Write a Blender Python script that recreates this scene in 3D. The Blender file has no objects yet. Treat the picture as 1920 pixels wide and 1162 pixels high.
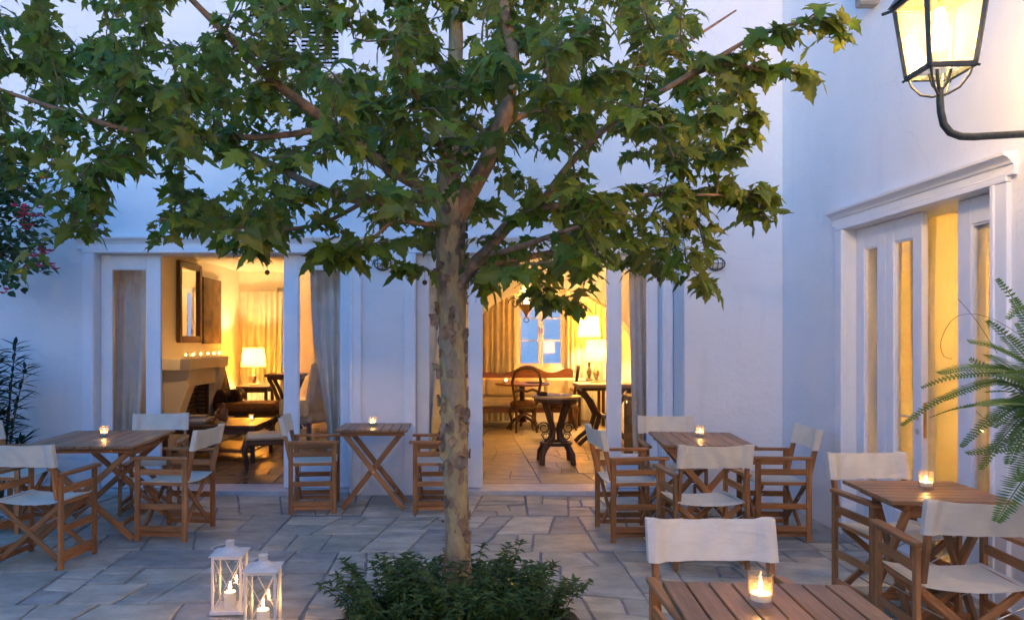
import bpy, bmesh, math, random
from mathutils import Vector, Matrix, Quaternion, noise as mnoise
R = math.radians
rng = random.Random(11)
SC = bpy.context.scene
COL = SC.collection

# ------------------------------------------------------------------ camera, sky, exposure
F, CX, CY, H = 1400.0, 868.0, 636.0, 1.55          # focal length and vanishing point in photo pixels, eye height
cam_d = bpy.data.cameras.new('camera'); cam = bpy.data.objects.new('camera', cam_d); COL.objects.link(cam)
cam.location = (0, 0, H); cam.rotation_euler = (R(90), 0, 0)
cam_d.sensor_width = 36; cam_d.lens = F / 1920 * 36
cam_d.shift_x = (960 - CX) / 1920; cam_d.shift_y = (CY - 581) / 1920
cam_d.clip_start = .05; cam_d.clip_end = 500
SC.camera = cam

SUN_EL, SUN_ROT = 2.8, 200.0
W = bpy.data.worlds.new('World'); SC.world = W; W.use_nodes = True
wn = W.node_tree.nodes; wl = W.node_tree.links
sky = wn.new('ShaderNodeTexSky'); sky.sky_type = 'NISHITA'; sky.sun_disc = False
sky.sun_elevation = R(SUN_EL); sky.sun_rotation = R(SUN_ROT)
sky.air_density = 1.0; sky.dust_density = 0.3; sky.ozone_density = 5.0
bg = wn['Background']; bg.inputs['Strength'].default_value = 0.15
wl.new(sky.outputs[0], bg.inputs['Color'])
sd = bpy.data.lights.new('dusk_sun', 'SUN'); sd.energy = 0.02; sd.angle = R(20); sd.color = (1, .8, .65)
so = bpy.data.objects.new('dusk_sun', sd); COL.objects.link(so)
so.rotation_euler = (R(90 - SUN_EL), 0, R(-SUN_ROT + 180))

vs = SC.view_settings
vs.view_transform = 'Standard'; vs.look = 'None'; vs.gamma = 1; vs.use_curve_mapping = False
vs.exposure = 3.5

def at(x, y, Y):
    return Vector(((x - CX) * Y / F, Y, H - (y - CY) * Y / F))

# ------------------------------------------------------------------ materials
def nodes_of(name):
    m = bpy.data.materials.new(name); m.use_nodes = True
    nt = m.node_tree; return m, nt, nt.nodes, nt.links, nt.nodes['Principled BSDF']

def M(name, col, rough=.6, var=.15, scale=6, bump=0, bscale=60, stretch=(1, 1, 1), rnd=0.0, metal=0, spec=.5,
      var2=0, scale2=1.2, detail=6, dark=None):
    m, nt, N, L, P = nodes_of(name)
    tc = N.new('ShaderNodeTexCoord'); mp = N.new('ShaderNodeMapping'); mp.inputs['Scale'].default_value = stretch
    oi = N.new('ShaderNodeObjectInfo')
    mul = N.new('ShaderNodeVectorMath'); mul.operation = 'SCALE'; mul.inputs[0].default_value = (13, 7, 17)
    L.new(oi.outputs['Random'], mul.inputs['Scale'])
    L.new(tc.outputs['Object'], mp.inputs['Vector']); L.new(mul.outputs[0], mp.inputs['Location'])
    nz = N.new('ShaderNodeTexNoise'); nz.inputs['Scale'].default_value = scale; nz.inputs['Detail'].default_value = detail
    L.new(mp.outputs[0], nz.inputs['Vector'])
    rp = N.new('ShaderNodeValToRGB'); e = rp.color_ramp.elements
    lo = dark if dark else tuple(c * (1 - var) for c in col)
    hi = tuple(min(1, c * (1 + var)) for c in col)
    e[0].position = .3; e[0].color = (*lo, 1); e[1].position = .7; e[1].color = (*hi, 1)
    L.new(nz.outputs['Fac'], rp.inputs['Fac'])
    out = rp.outputs['Color']
    if rnd or var2:
        hs = N.new('ShaderNodeHueSaturation'); L.new(out, hs.inputs['Color'])
        mr = N.new('ShaderNodeMapRange'); mr.inputs[3].default_value = 1 - rnd; mr.inputs[4].default_value = 1 + rnd
        L.new(oi.outputs['Random'], mr.inputs[0])
        v = mr.outputs[0]
        if var2:
            n2 = N.new('ShaderNodeTexNoise'); n2.inputs['Scale'].default_value = scale2; n2.inputs['Detail'].default_value = 3
            L.new(tc.outputs['Object'], n2.inputs['Vector'])
            m2 = N.new('ShaderNodeMapRange'); m2.inputs[1].default_value = .3; m2.inputs[2].default_value = .7
            m2.inputs[3].default_value = 1 - var2; m2.inputs[4].default_value = 1 + var2
            L.new(n2.outputs['Fac'], m2.inputs[0])
            mm = N.new('ShaderNodeMath'); mm.operation = 'MULTIPLY'; L.new(v, mm.inputs[0]); L.new(m2.outputs[0], mm.inputs[1]); v = mm.outputs[0]
        L.new(v, hs.inputs['Value']); out = hs.outputs[0]
    L.new(out, P.inputs['Base Color'])
    P.inputs['Roughness'].default_value = rough; P.inputs['Metallic'].default_value = metal
    P.inputs['Specular IOR Level'].default_value = spec
    if bump:
        nb = N.new('ShaderNodeTexNoise'); nb.inputs['Scale'].default_value = bscale; nb.inputs['Detail'].default_value = 5
        L.new(mp.outputs[0], nb.inputs['Vector'])
        bp = N.new('ShaderNodeBump'); bp.inputs['Strength'].default_value = bump; bp.inputs['Distance'].default_value = .02
        L.new(nb.outputs['Fac'], bp.inputs['Height']); L.new(bp.outputs[0], P.inputs['Normal'])
    return m

def m_emit(name, col, strength):
    m, nt, N, L, P = nodes_of(name)
    P.inputs['Base Color'].default_value = (.8, .6, .3, 1)
    P.inputs['Emission Color'].default_value = (*col, 1); P.inputs['Emission Strength'].default_value = strength
    return m

def m_glass(name, tint=(.97, .98, .97), milk=0.0, refl=.03):
    m, nt, N, L, P = nodes_of(name); N.remove(P)
    o = N['Material Output']
    tr = N.new('ShaderNodeBsdfTransparent'); tr.inputs[0].default_value = (*tint, 1)
    gl = N.new('ShaderNodeBsdfGlossy'); gl.inputs['Roughness'].default_value = .02
    lw = N.new('ShaderNodeLayerWeight'); lw.inputs['Blend'].default_value = .5
    pw = N.new('ShaderNodeMath'); pw.operation = 'POWER'; pw.inputs[1].default_value = 4.5; L.new(lw.outputs['Facing'], pw.inputs[0])
    mr0 = N.new('ShaderNodeMapRange'); mr0.inputs[3].default_value = refl; mr0.inputs[4].default_value = .85; L.new(pw.outputs[0], mr0.inputs[0])
    mx = N.new('ShaderNodeMixShader')
    L.new(mr0.outputs[0], mx.inputs[0]); L.new(gl.outputs[0], mx.inputs[2])
    if milk:
        tl = N.new('ShaderNodeBsdfTranslucent'); tl.inputs[0].default_value = (.92, .78, .46, 1)
        nz = N.new('ShaderNodeTexNoise'); nz.inputs['Scale'].default_value = 9
        mr = N.new('ShaderNodeMapRange'); mr.inputs[3].default_value = milk * .5; mr.inputs[4].default_value = milk * 1.5
        L.new(nz.outputs['Fac'], mr.inputs[0])
        m2 = N.new('ShaderNodeMixShader'); L.new(mr.outputs[0], m2.inputs[0])
        L.new(tr.outputs[0], m2.inputs[1]); L.new(tl.outputs[0], m2.inputs[2]); L.new(m2.outputs[0], mx.inputs[1])
    else:
        L.new(tr.outputs[0], mx.inputs[1])
    L.new(mx.outputs[0], o.inputs['Surface'])
    return m

def m_cloth(name, col, trans=.35, weave=900, rough=.9, var=.06):
    m, nt, N, L, P = nodes_of(name)
    o = N['Material Output']
    tc = N.new('ShaderNodeTexCoord'); nz = N.new('ShaderNodeTexNoise'); nz.inputs['Scale'].default_value = 8
    L.new(tc.outputs['Object'], nz.inputs['Vector'])
    rp = N.new('ShaderNodeValToRGB'); e = rp.color_ramp.elements
    e[0].position = .3; e[0].color = (*[c * (1 - var) for c in col], 1); e[1].position = .7; e[1].color = (*[min(1, c * (1 + var)) for c in col], 1)
    L.new(nz.outputs['Fac'], rp.inputs['Fac']); L.new(rp.outputs[0], P.inputs['Base Color'])
    P.inputs['Roughness'].default_value = rough; P.inputs['Specular IOR Level'].default_value = .1
    wv = N.new('ShaderNodeTexNoise'); wv.inputs['Scale'].default_value = weave; L.new(tc.outputs['Object'], wv.inputs['Vector'])
    bp = N.new('ShaderNodeBump'); bp.inputs['Strength'].default_value = .15; bp.inputs['Distance'].default_value = .002
    L.new(wv.outputs['Fac'], bp.inputs['Height'])
    cm = N.new('ShaderNodeMapping'); cm.inputs['Scale'].default_value = (1, 1, 2.2); L.new(tc.outputs['Object'], cm.inputs['Vector'])
    cr = N.new('ShaderNodeTexNoise'); cr.inputs['Scale'].default_value = 9; cr.inputs['Detail'].default_value = 3; cr.inputs['Distortion'].default_value = 1.2; L.new(cm.outputs[0], cr.inputs['Vector'])
    b2 = N.new('ShaderNodeBump'); b2.inputs['Strength'].default_value = .35; b2.inputs['Distance'].default_value = .02
    L.new(cr.outputs['Fac'], b2.inputs['Height']); L.new(bp.outputs[0], b2.inputs['Normal']); L.new(b2.outputs[0], P.inputs['Normal'])
    tl = N.new('ShaderNodeBsdfTranslucent'); L.new(rp.outputs[0], tl.inputs[0])
    mx = N.new('ShaderNodeMixShader'); mx.inputs[0].default_value = trans
    L.new(P.outputs[0], mx.inputs[1]); L.new(tl.outputs[0], mx.inputs[2]); L.new(mx.outputs[0], o.inputs['Surface'])
    return m

def m_leaf(name, cols, back, trans=.3, rough=.45, attr=True):
    """leaf blade: colour picked per leaf (object random + 'tint' attribute), paler underside, light shining through"""
    m, nt, N, L, P = nodes_of(name)
    o = N['Material Output']
    oi = N.new('ShaderNodeObjectInfo'); at_ = N.new('ShaderNodeAttribute'); at_.attribute_name = 'tint'
    ad = N.new('ShaderNodeMath'); ad.operation = 'ADD'; L.new(oi.outputs['Random'], ad.inputs[0]); L.new(at_.outputs['Fac'], ad.inputs[1])
    fr = N.new('ShaderNodeMath'); fr.operation = 'FRACT'; L.new(ad.outputs[0], fr.inputs[0])
    rp = N.new('ShaderNodeValToRGB'); e = rp.color_ramp.elements
    for i, c in enumerate(cols):
        p = i / (len(cols) - 1)
        if i == 0: el = e[0]
        elif i == len(cols) - 1: el = e[-1]
        else: el = e.new(p)
        el.position = p; el.color = (*c, 1)
    L.new(fr.outputs[0], rp.inputs['Fac'])
    tc = N.new('ShaderNodeTexCoord'); nz = N.new('ShaderNodeTexNoise'); nz.inputs['Scale'].default_value = 25
    L.new(tc.outputs['Object'], nz.inputs['Vector'])
    hs = N.new('ShaderNodeHueSaturation'); L.new(rp.outputs[0], hs.inputs['Color'])
    mr = N.new('ShaderNodeMapRange'); mr.inputs[3].default_value = .6; mr.inputs[4].default_value = 1.4; L.new(nz.outputs['Fac'], mr.inputs[0])
    L.new(mr.outputs[0], hs.inputs['Value'])
    ge = N.new('ShaderNodeNewGeometry'); mc = N.new('ShaderNodeMixRGB'); mc.inputs[2].default_value = (*back, 1)
    bf = N.new('ShaderNodeMath'); bf.operation = 'MULTIPLY'; bf.inputs[1].default_value = .55; L.new(ge.outputs['Backfacing'], bf.inputs[0])
    L.new(bf.outputs[0], mc.inputs[0]); L.new(hs.outputs[0], mc.inputs[1])
    L.new(mc.outputs[0], P.inputs['Base Color']); P.inputs['Roughness'].default_value = rough
    P.inputs['Specular IOR Level'].default_value = .35
    tl = N.new('ShaderNodeBsdfTranslucent'); L.new(mc.outputs[0], tl.inputs[0])
    mx = N.new('ShaderNodeMixShader'); mx.inputs[0].default_value = trans
    L.new(P.outputs[0], mx.inputs[1]); L.new(tl.outputs[0], mx.inputs[2]); L.new(mx.outputs[0], o.inputs['Surface'])
    return m

def m_bark(name):
    """plane-tree bark: smooth tan and olive skin with scattered darker scales left on it"""
    m, nt, N, L, P = nodes_of(name)
    tc = N.new('ShaderNodeTexCoord'); mp = N.new('ShaderNodeMapping'); mp.inputs['Scale'].default_value = (1, 1, .42)
    L.new(tc.outputs['Object'], mp.inputs['Vector'])
    def nz(scale, detail, rough=.5):
        n_ = N.new('ShaderNodeTexNoise'); n_.inputs['Scale'].default_value = scale; n_.inputs['Detail'].default_value = detail; n_.inputs['Roughness'].default_value = rough
        L.new(mp.outputs[0], n_.inputs['Vector']); return n_.outputs['Fac']
    def ramp(fac, stops):
        r = N.new('ShaderNodeValToRGB'); e = r.color_ramp.elements
        for i, (p, c) in enumerate(stops):
            el = e[0] if i == 0 else (e[-1] if i == len(stops) - 1 else e.new(p)); el.position = p; el.color = (*c, 1)
        L.new(fac, r.inputs['Fac']); return r.outputs[0]
    def mix(f, a_, b_):
        x = N.new('ShaderNodeMixRGB'); L.new(f, x.inputs[0]); L.new(a_, x.inputs[1]); L.new(b_, x.inputs[2]); return x.outputs[0]
    skin = ramp(nz(9, 4), [(.3, (.34, .22, .10)), (.5, (.40, .29, .13)), (.68, (.37, .33, .12))])
    scale = ramp(nz(16, 6), [(.3, (.19, .11, .06)), (.7, (.31, .19, .105))])
    f1 = ramp(nz(15, 5, .55), [(.555, (0, 0, 0)), (.572, (1, 1, 1))])
    col = mix(f1, skin, scale)
    grey = ramp(nz(5, 5), [(.3, (.27, .20, .12)), (.7, (.36, .28, .16))])
    f2 = ramp(nz(9, 5, .55), [(.56, (0, 0, 0)), (.575, (1, 1, 1))])
    col = mix(f2, col, grey)
    hs = N.new('ShaderNodeHueSaturation'); L.new(col, hs.inputs['Color'])
    mr = N.new('ShaderNodeMapRange'); mr.inputs[3].default_value = .6; mr.inputs[4].default_value = 1.4; L.new(nz(60, 6), mr.inputs[0]); L.new(mr.outputs[0], hs.inputs['Value'])
    L.new(hs.outputs[0], P.inputs['Base Color']); P.inputs['Roughness'].default_value = .8
    sx = N.new('ShaderNodeSeparateColor'); L.new(f1, sx.inputs[0]); sy = N.new('ShaderNodeSeparateColor'); L.new(f2, sy.inputs[0])
    ad = N.new('ShaderNodeMath'); ad.operation = 'ADD'; L.new(sx.outputs[0], ad.inputs[0]); L.new(sy.outputs[0], ad.inputs[1])
    a2 = N.new('ShaderNodeMath'); a2.operation = 'ADD'; L.new(ad.outputs[0], a2.inputs[0]); L.new(nz(45, 6), a2.inputs[1])
    bp = N.new('ShaderNodeBump'); bp.inputs['Strength'].default_value = .8; bp.inputs['Distance'].default_value = .004
    L.new(a2.outputs[0], bp.inputs['Height']); L.new(bp.outputs[0], P.inputs['Normal'])
    return m

def m_stone(name, cols, rough=.55, bump=.5, wet=0.0):
    m, nt, N, L, P = nodes_of(name)
    oi = N.new('ShaderNodeObjectInfo'); at_ = N.new('ShaderNodeAttribute'); at_.attribute_name = 'tint'
    ad = N.new('ShaderNodeMath'); ad.operation = 'ADD'; L.new(oi.outputs['Random'], ad.inputs[0]); L.new(at_.outputs['Fac'], ad.inputs[1])
    fr = N.new('ShaderNodeMath'); fr.operation = 'FRACT'; L.new(ad.outputs[0], fr.inputs[0])
    rp = N.new('ShaderNodeValToRGB'); e = rp.color_ramp.elements
    for i, c in enumerate(cols):
        p = i / (len(cols) - 1)
        el = e[0] if i == 0 else (e[-1] if i == len(cols) - 1 else e.new(p)); el.position = p; el.color = (*c, 1)
    L.new(fr.outputs[0], rp.inputs['Fac'])
    tc = N.new('ShaderNodeTexCoord')
    ge = N.new('ShaderNodeNewGeometry')
    of = N.new('ShaderNodeVectorMath'); of.operation = 'MULTIPLY_ADD'; of.inputs[1].default_value = (1, 1, 1)
    mul = N.new('ShaderNodeVectorMath'); mul.operation = 'SCALE'; mul.inputs[0].default_value = (31, 17, 23); L.new(fr.outputs[0], mul.inputs['Scale'])
    L.new(ge.outputs['Position'], of.inputs[0]); L.new(mul.outputs[0], of.inputs[2])
    st = N.new('ShaderNodeMapping'); st.inputs['Scale'].default_value = (1, 1.45, 1); L.new(of.outputs[0], st.inputs['Vector'])
    nz = N.new('ShaderNodeTexNoise'); nz.inputs['Scale'].default_value = 4; nz.inputs['Detail'].default_value = 8; nz.inputs['Roughness'].default_value = .65
    L.new(st.outputs[0], nz.inputs['Vector'])
    hs = N.new('ShaderNodeHueSaturation'); L.new(rp.outputs[0], hs.inputs['Color'])
    mr = N.new('ShaderNodeMapRange'); mr.inputs[1].default_value = .25; mr.inputs[2].default_value = .75; mr.inputs[3].default_value = .52; mr.inputs[4].default_value = 1.38
    L.new(nz.outputs['Fac'], mr.inputs[0]); L.new(mr.outputs[0], hs.inputs['Value'])
    L.new(hs.outputs[0], P.inputs['Base Color'])
    rr = N.new('ShaderNodeMapRange'); rr.inputs[3].default_value = rough - .18; rr.inputs[4].default_value = rough + .18; L.new(nz.outputs['Fac'], rr.inputs[0]); L.new(rr.outputs[0], P.inputs['Roughness'])
    n3 = N.new('ShaderNodeTexNoise'); n3.inputs['Scale'].default_value = 9; n3.inputs['Detail'].default_value = 9; L.new(st.outputs[0], n3.inputs['Vector'])
    bp = N.new('ShaderNodeBump'); bp.inputs['Strength'].default_value = bump; bp.inputs['Distance'].default_value = .015
    L.new(n3.outputs['Fac'], bp.inputs['Height']); L.new(bp.outputs[0], P.inputs['Normal'])
    return m

def m_shade(name, col):
    m, nt, N, L, P = nodes_of(name); o = N['Material Output']
    P.inputs['Base Color'].default_value = (*col, 1); P.inputs['Roughness'].default_value = .9
    tl = N.new('ShaderNodeBsdfTranslucent'); tl.inputs[0].default_value = (*col, 1)
    mx = N.new('ShaderNodeMixShader'); mx.inputs[0].default_value = .6
    L.new(P.outputs[0], mx.inputs[1]); L.new(tl.outputs[0], mx.inputs[2]); L.new(mx.outputs[0], o.inputs['Surface'])
    return m

def m_plaster(name):
    """limewashed render: trowel unevenness, brushed coats, faint repaired patches, a few drips and hairline cracks"""
    m, nt, N, L, P = nodes_of(name)
    ge = N.new('ShaderNodeNewGeometry')
    def nz(scale, detail, stretch=(1, 1, 1), rough=.5):
        mp = N.new('ShaderNodeMapping'); mp.inputs['Scale'].default_value = stretch; L.new(ge.outputs['Position'], mp.inputs['Vector'])
        n_ = N.new('ShaderNodeTexNoise'); n_.inputs['Scale'].default_value = scale; n_.inputs['Detail'].default_value = detail; n_.inputs['Roughness'].default_value = rough
        L.new(mp.outputs[0], n_.inputs['Vector']); return n_.outputs['Fac']
    def rng_(f, a0, a1, b0, b1):
        r = N.new('ShaderNodeMapRange'); r.inputs[1].default_value = a0; r.inputs[2].default_value = a1; r.inputs[3].default_value = b0; r.inputs[4].default_value = b1
        L.new(f, r.inputs[0]); return r.outputs[0]
    def mul(a_, b_, op='MULTIPLY'):
        x = N.new('ShaderNodeMath'); x.operation = op; L.new(a_, x.inputs[0]); L.new(b_, x.inputs[1]); return x.outputs[0]
    v = rng_(nz(.9, 5), .3, .7, .955, 1.0)
    v = mul(v, rng_(nz(2.2, 7, (1, 1, .25), .6), .35, .65, .965, 1.0))
    v = mul(v, rng_(nz(6, 3, (1, 1, .12)), .62, .72, 1.0, .955))
    vo = N.new('ShaderNodeTexVoronoi'); vo.feature = 'DISTANCE_TO_EDGE'; vo.inputs['Scale'].default_value = .75
    wp = N.new('ShaderNodeVectorMath'); wp.operation = 'MULTIPLY_ADD'; wp.inputs[1].default_value = (.7, .7, .7)
    nw = N.new('ShaderNodeTexNoise'); nw.inputs['Scale'].default_value = 2.5; nw.inputs['Detail'].default_value = 6; L.new(ge.outputs['Position'], nw.inputs['Vector'])
    L.new(nw.outputs['Color'], wp.inputs[0]); L.new(ge.outputs['Position'], wp.inputs[2]); L.new(wp.outputs[0], vo.inputs['Vector'])
    crack = rng_(vo.outputs['Distance'], .0, .0035, .0, 1.0)
    keep = rng_(nz(.55, 2), .52, .58, 1.0, 0.0)
    ck = mul(crack, keep, 'MAXIMUM')
    v = mul(v, rng_(ck, 0, 1, .90, 1.0))
    cb = N.new('ShaderNodeCombineColor'); 
    sc_ = N.new('ShaderNodeVectorMath'); sc_.operation = 'SCALE'; sc_.inputs[0].default_value = (.82, .815, .80); L.new(v, sc_.inputs['Scale'])
    L.new(sc_.outputs[0], P.inputs['Base Color']); P.inputs['Roughness'].default_value = .88
    h = mul(mul(nz(3.2, 4, (1, 1, 1.6)), rng_(nz(34, 6), 0, 1, -.12, .12), 'ADD'), rng_(ck, 0, 1, -.12, 0), 'ADD')
    bp = N.new('ShaderNodeBump'); bp.inputs['Strength'].default_value = .55; bp.inputs['Distance'].default_value = .03
    L.new(h, bp.inputs['Height']); L.new(bp.outputs[0], P.inputs['Normal'])
    return m

MAT = dict(
    wall=m_plaster('white_render'),
    paint=M('white_paint', (.82, .82, .82), .45, .03, 5, .03, 40),
    iwall=M('cream_plaster', (.82, .765, .65), .9, .03, 3, .05, 30),
    ceil=M('ceiling_plaster', (.80, .745, .63), .9, .03, 3),
    teak=M('teak', (.37, .155, .052), .42, .3, 5, .15, 14, (9, 9, .9), rnd=.24, spec=.35, var2=.12, scale2=5),
    teak_top=M('teak_top', (.30, .145, .058), .38, .3, 5, .15, 14, (9, 9, .9), rnd=.24, spec=.45, var2=.14, scale2=5),
    brass=M('brass', (.6, .45, .2), .35, .1, metal=1),
    steel=M('steel', (.6, .6, .62), .3, .1, metal=1),
    canvas=m_cloth('canvas', (.85, .77, .61), .22),
    curtain=m_cloth('linen_curtain', (.84, .81, .75), .16),
    curtain_cream=m_cloth('cream_curtain', (.82, .76, .62), .4),
    pane=m_glass('window_pane', refl=.05),
    cup=m_glass('cup_glass', (.97, .97, .96), milk=.05, refl=.10),
    lamp_glass=m_glass('lantern_glass', (.98, .97, .92), milk=.025),
    wax=M('wax', (.85, .8, .68), .5, .04), wick=M('wick', (.03, .02, .02), .9),
    flame=m_emit('flame', (1, .50, .15), 45),
    bulb=m_emit('bulb', (1, .62, .22), 30),
    shade=m_shade('lamp_shade', (.90, .72, .36)),
    iron=M('black_iron', (.025, .03, .027), .45, .3, 30, .3, 60),
    darkwood=M('dark_wood', (.09, .038, .018), .35, .3, 6, .1, 20, (6, 6, 1)),
    redwood=M('red_wood', (.24, .09, .035), .35, .3, 6, .1, 20, (1, 6, 6)),
    brownfab=M('brown_fabric', (.17, .075, .032), .9, .2, 20, .3, 300),
    darkfab=M('dark_fabric', (.07, .035, .02), .9, .2, 20, .3, 300),
    creamfab=M('cream_fabric', (.66, .56, .38), .9, .1, 10, .2, 300),
    brick=M('soot_brick', (.16, .10, .07), .9, .3, 20, .4, 80, rnd=.2),
    mirror=M('mirror', (.9, .9, .9), .02, 0, metal=1),
    picture=M('old_painting', (.16, .085, .035), .5, .7, 4, .2, 60, dark=(.05, .03, .015)),
    paper=M('paper', (.75, .7, .6), .8, .1, 20), marble=M('tan_marble', (.42, .30, .17), .3, .2, 6),
    clay=M('terracotta', (.35, .15, .08), .8, .2, 10, .3, 50),
    soil=M('soil', (.04, .028, .02), .95, .4, 20, .8, 40),
    joint=M('joint_mortar', (.25, .24, .225), .9, .25, 8, .5, 60),
    shutter=M('shutter_paint', (.75, .76, .78), .5, .05),
    black=M('room_shade_black', (.01, .01, .012), .9, 0),
    timber=M('weathered_timber', (.30, .29, .28), .85, .3, 12, .5, 30, (1, 6, 6)),
    bark=m_bark('plane_bark'), scale=M('bark_scale', (.28, .175, .10), .85, .4, 22, .5, 70, rnd=.35),
    limb=M('limb_bark', (.26, .145, .07), .8, .4, 18, .4, 50),
    twig=M('twig_bark', (.15, .105, .05), .75, .3, 18),
    green_twig=M('green_stem', (.10, .12, .04), .7, .3, 18),
    leaf=m_leaf('plane_leaf', [(0.081, 0.131, 0.009), (0.124, 0.186, 0.011), (0.19, 0.248, 0.015), (0.095, 0.158, 0.013), (0.249, 0.282, 0.019), (0.132, 0.179, 0.016), (0.11, 0.172, 0.011), (0.293, 0.282, 0.023), (0.073, 0.123, 0.011), (0.3, 0.24, 0.03)], (.23, .24, .06), .46),
    leaf2=m_leaf('oleander_leaf', [(.02, .045, .018), (.03, .06, .022), (.025, .05, .02)], (.05, .08, .04), .15),
    leaf3=m_leaf('shrub_leaf', [(.05, .095, .018), (.08, .135, .026), (.10, .155, .03), (.05, .11, .025)], (.10, .15, .045), .35),
    fern=m_leaf('fern_leaf', [(.085, .175, .025), (.12, .22, .035), (.095, .19, .03)], (.14, .23, .055), .4),
    bougain=m_leaf('bougainvillea_leaf', [(.04, .08, .02), (.06, .11, .025), (.05, .09, .025)], (.09, .13, .05), .3),
    bract=m_leaf('magenta_bract', [(.70, .03, .08), (.78, .06, .14), (.6, .03, .07)], (.7, .08, .12), .4),
    paving=m_stone('paving_stone', [(0.426, 0.382, 0.284), (0.303, 0.302, 0.269), (0.534, 0.466, 0.339), (0.377, 0.358, 0.291), (0.27, 0.27, 0.244), (0.468, 0.41, 0.291), (0.352, 0.326, 0.255), (0.558, 0.498, 0.379), (0.328, 0.322, 0.269)], .58, .7),
    tile=m_stone('floor_flag', [(.42, .36, .26), (.38, .32, .23), (.46, .40, .29), (.40, .35, .26)], .42, .25),
    tile_brown=m_stone('brown_floor_flag', [(.22, .13, .07), (.26, .16, .09), (.2, .12, .065)], .32, .2),
    threshold=M('threshold_marble', (.55, .54, .52), .5, .12, 8, .1, 30),
    metalwhite=M('cream_metal', (.72, .68, .60), .4, .06, 20, spec=.5),
    figure=M('bronze_clay', (.22, .09, .04), .5, .2, 10),
    bookc=M('book_cover', (.35, .30, .24), .6, .1),
    cage=M('lamp_cage', (.10, .10, .11), .4, .2, metal=.6),
    ceramic=M('ceramic_base', (.25, .2, .12), .35, .5, 14),
    cabinet=M('cabinet_wood', (.10, .07, .05), .5, .3, 6, .1, 20, (6, 6, 1)),
    brickwhite=M('white_brick', (.78, .78, .78), .85, .05, 4, .5, 14, (1, 1, 3)),
    seedball=M('seed_ball', (.08, .06, .03), .9, .3, 60, .6, 80),
)

# ------------------------------------------------------------------ mesh helpers
class MB:
    def __init__(s): s.v = []; s.f = []; s.t = []; s.tint = 0.0
    def add(s, vs_, fs_):
        o = len(s.v); s.v += [tuple(p) for p in vs_]; s.f += [tuple(i + o for i in f) for f in fs_]; s.t += [s.tint] * len(fs_)
    def box(s, c, d, rot=None):
        c = Vector(c); hx, hy, hz = d[0] / 2, d[1] / 2, d[2] / 2
        P = [Vector((x, y, z)) for x in (-hx, hx) for y in (-hy, hy) for z in (-hz, hz)]
        if rot is not None: P = [rot @ p for p in P]
        s.add([c + p for p in P], [(0, 1, 3, 2), (4, 6, 7, 5), (0, 4, 5, 1), (2, 3, 7, 6), (0, 2, 6, 4), (1, 5, 7, 3)]); return s
    def tube(s, pts, rad, seg=8, cap=True, jitter=0):
        pts = [Vector(p) for p in pts]; n = len(pts)
        if not hasattr(rad, '__len__'): rad = [rad] * n
        o = len(s.v); u = None
        for i, p in enumerate(pts):
            d = (pts[min(i + 1, n - 1)] - pts[max(i - 1, 0)]).normalized()
            if u is None:
                u = d.orthogonal().normalized()
            else:
                u = (u - d * u.dot(d)); u = u.normalized() if u.length > 1e-6 else d.orthogonal().normalized()
            w = d.cross(u)
            for k in range(seg):
                a = 2 * math.pi * k / seg; r = rad[i]
                if jitter: r *= 1 + jitter * mnoise.noise(p * 9 + Vector((math.cos(a), math.sin(a), 0)) * 1.3)
                s.v.append(tuple(p + (u * math.cos(a) + w * math.sin(a)) * r))
        for i in range(n - 1):
            for k in range(seg):
                a, b = o + i * seg + k, o + i * seg + (k + 1) % seg
                s.f.append((a, b, b + seg, a + seg)); s.t.append(s.tint)
        if cap:
            s.f.append(tuple(o + k for k in range(seg - 1, -1, -1))); s.t.append(s.tint)
            s.f.append(tuple(o + (n - 1) * seg + k for k in range(seg))); s.t.append(s.tint)
        return s
    def lathe(s, prof, seg=24, c=(0, 0, 0), closed=False):
        o = len(s.v); n = len(prof); c = Vector(c)
        for r, z in prof:
            for k in range(seg):
                a = 2 * math.pi * k / seg; s.v.append((c.x + r * math.cos(a), c.y + r * math.sin(a), c.z + z))
        for i in range(n if closed else n - 1):
            j = (i + 1) % n
            for k in range(seg):
                a, b = i * seg + k, i * seg + (k + 1) % seg; c2, d2 = j * seg + (k + 1) % seg, j * seg + k
                s.f.append((o + a, o + b, o + c2, o + d2)); s.t.append(s.tint)
        if not closed:
            for i, rev in ((0, True), (n - 1, False)):
                if prof[i][0] > 1e-5:
                    ring = [o + i * seg + k for k in range(seg)]
                    s.f.append(tuple(reversed(ring)) if rev else tuple(ring)); s.t.append(s.tint)
        return s
    def prism(s, poly, axis_map, d0, d1):
        """extrude a 2D polygon: axis_map(u, v, d) -> xyz"""
        n = len(poly)
        vs_ = [axis_map(u, v, d0) for u, v in poly] + [axis_map(u, v, d1) for u, v in poly]
        s.add(vs_, [tuple(range(n - 1, -1, -1)), tuple(range(n, 2 * n))] + [(i, (i + 1) % n, n + (i + 1) % n, n + i) for i in range(n)]); return s
    def mesh(s, name, smooth=False, tint=False, bevel=0):
        me = bpy.data.meshes.new(name); me.from_pydata(s.v, [], s.f); me.update()
        if tint:
            a = me.attributes.new('tint', 'FLOAT', 'FACE'); a.data.foreach_set('value', s.t)
        if bevel:
            bm = bmesh.new(); bm.from_mesh(me)
            bmesh.ops.recalc_face_normals(bm, faces=bm.faces)
            eds = [e for e in bm.edges if len(e.link_faces) == 2 and e.calc_face_angle(0) > .5]
            bmesh.ops.bevel(bm, geom=eds, offset=bevel, segments=1, affect='EDGES', clamp_overlap=True)
            bm.to_mesh(me); bm.free()
        if smooth:
            me.polygons.foreach_set('use_smooth', [True] * len(me.polygons))
            try: me.set_sharp_from_angle(angle=R(40))
            except Exception: pass
        return me

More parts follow.
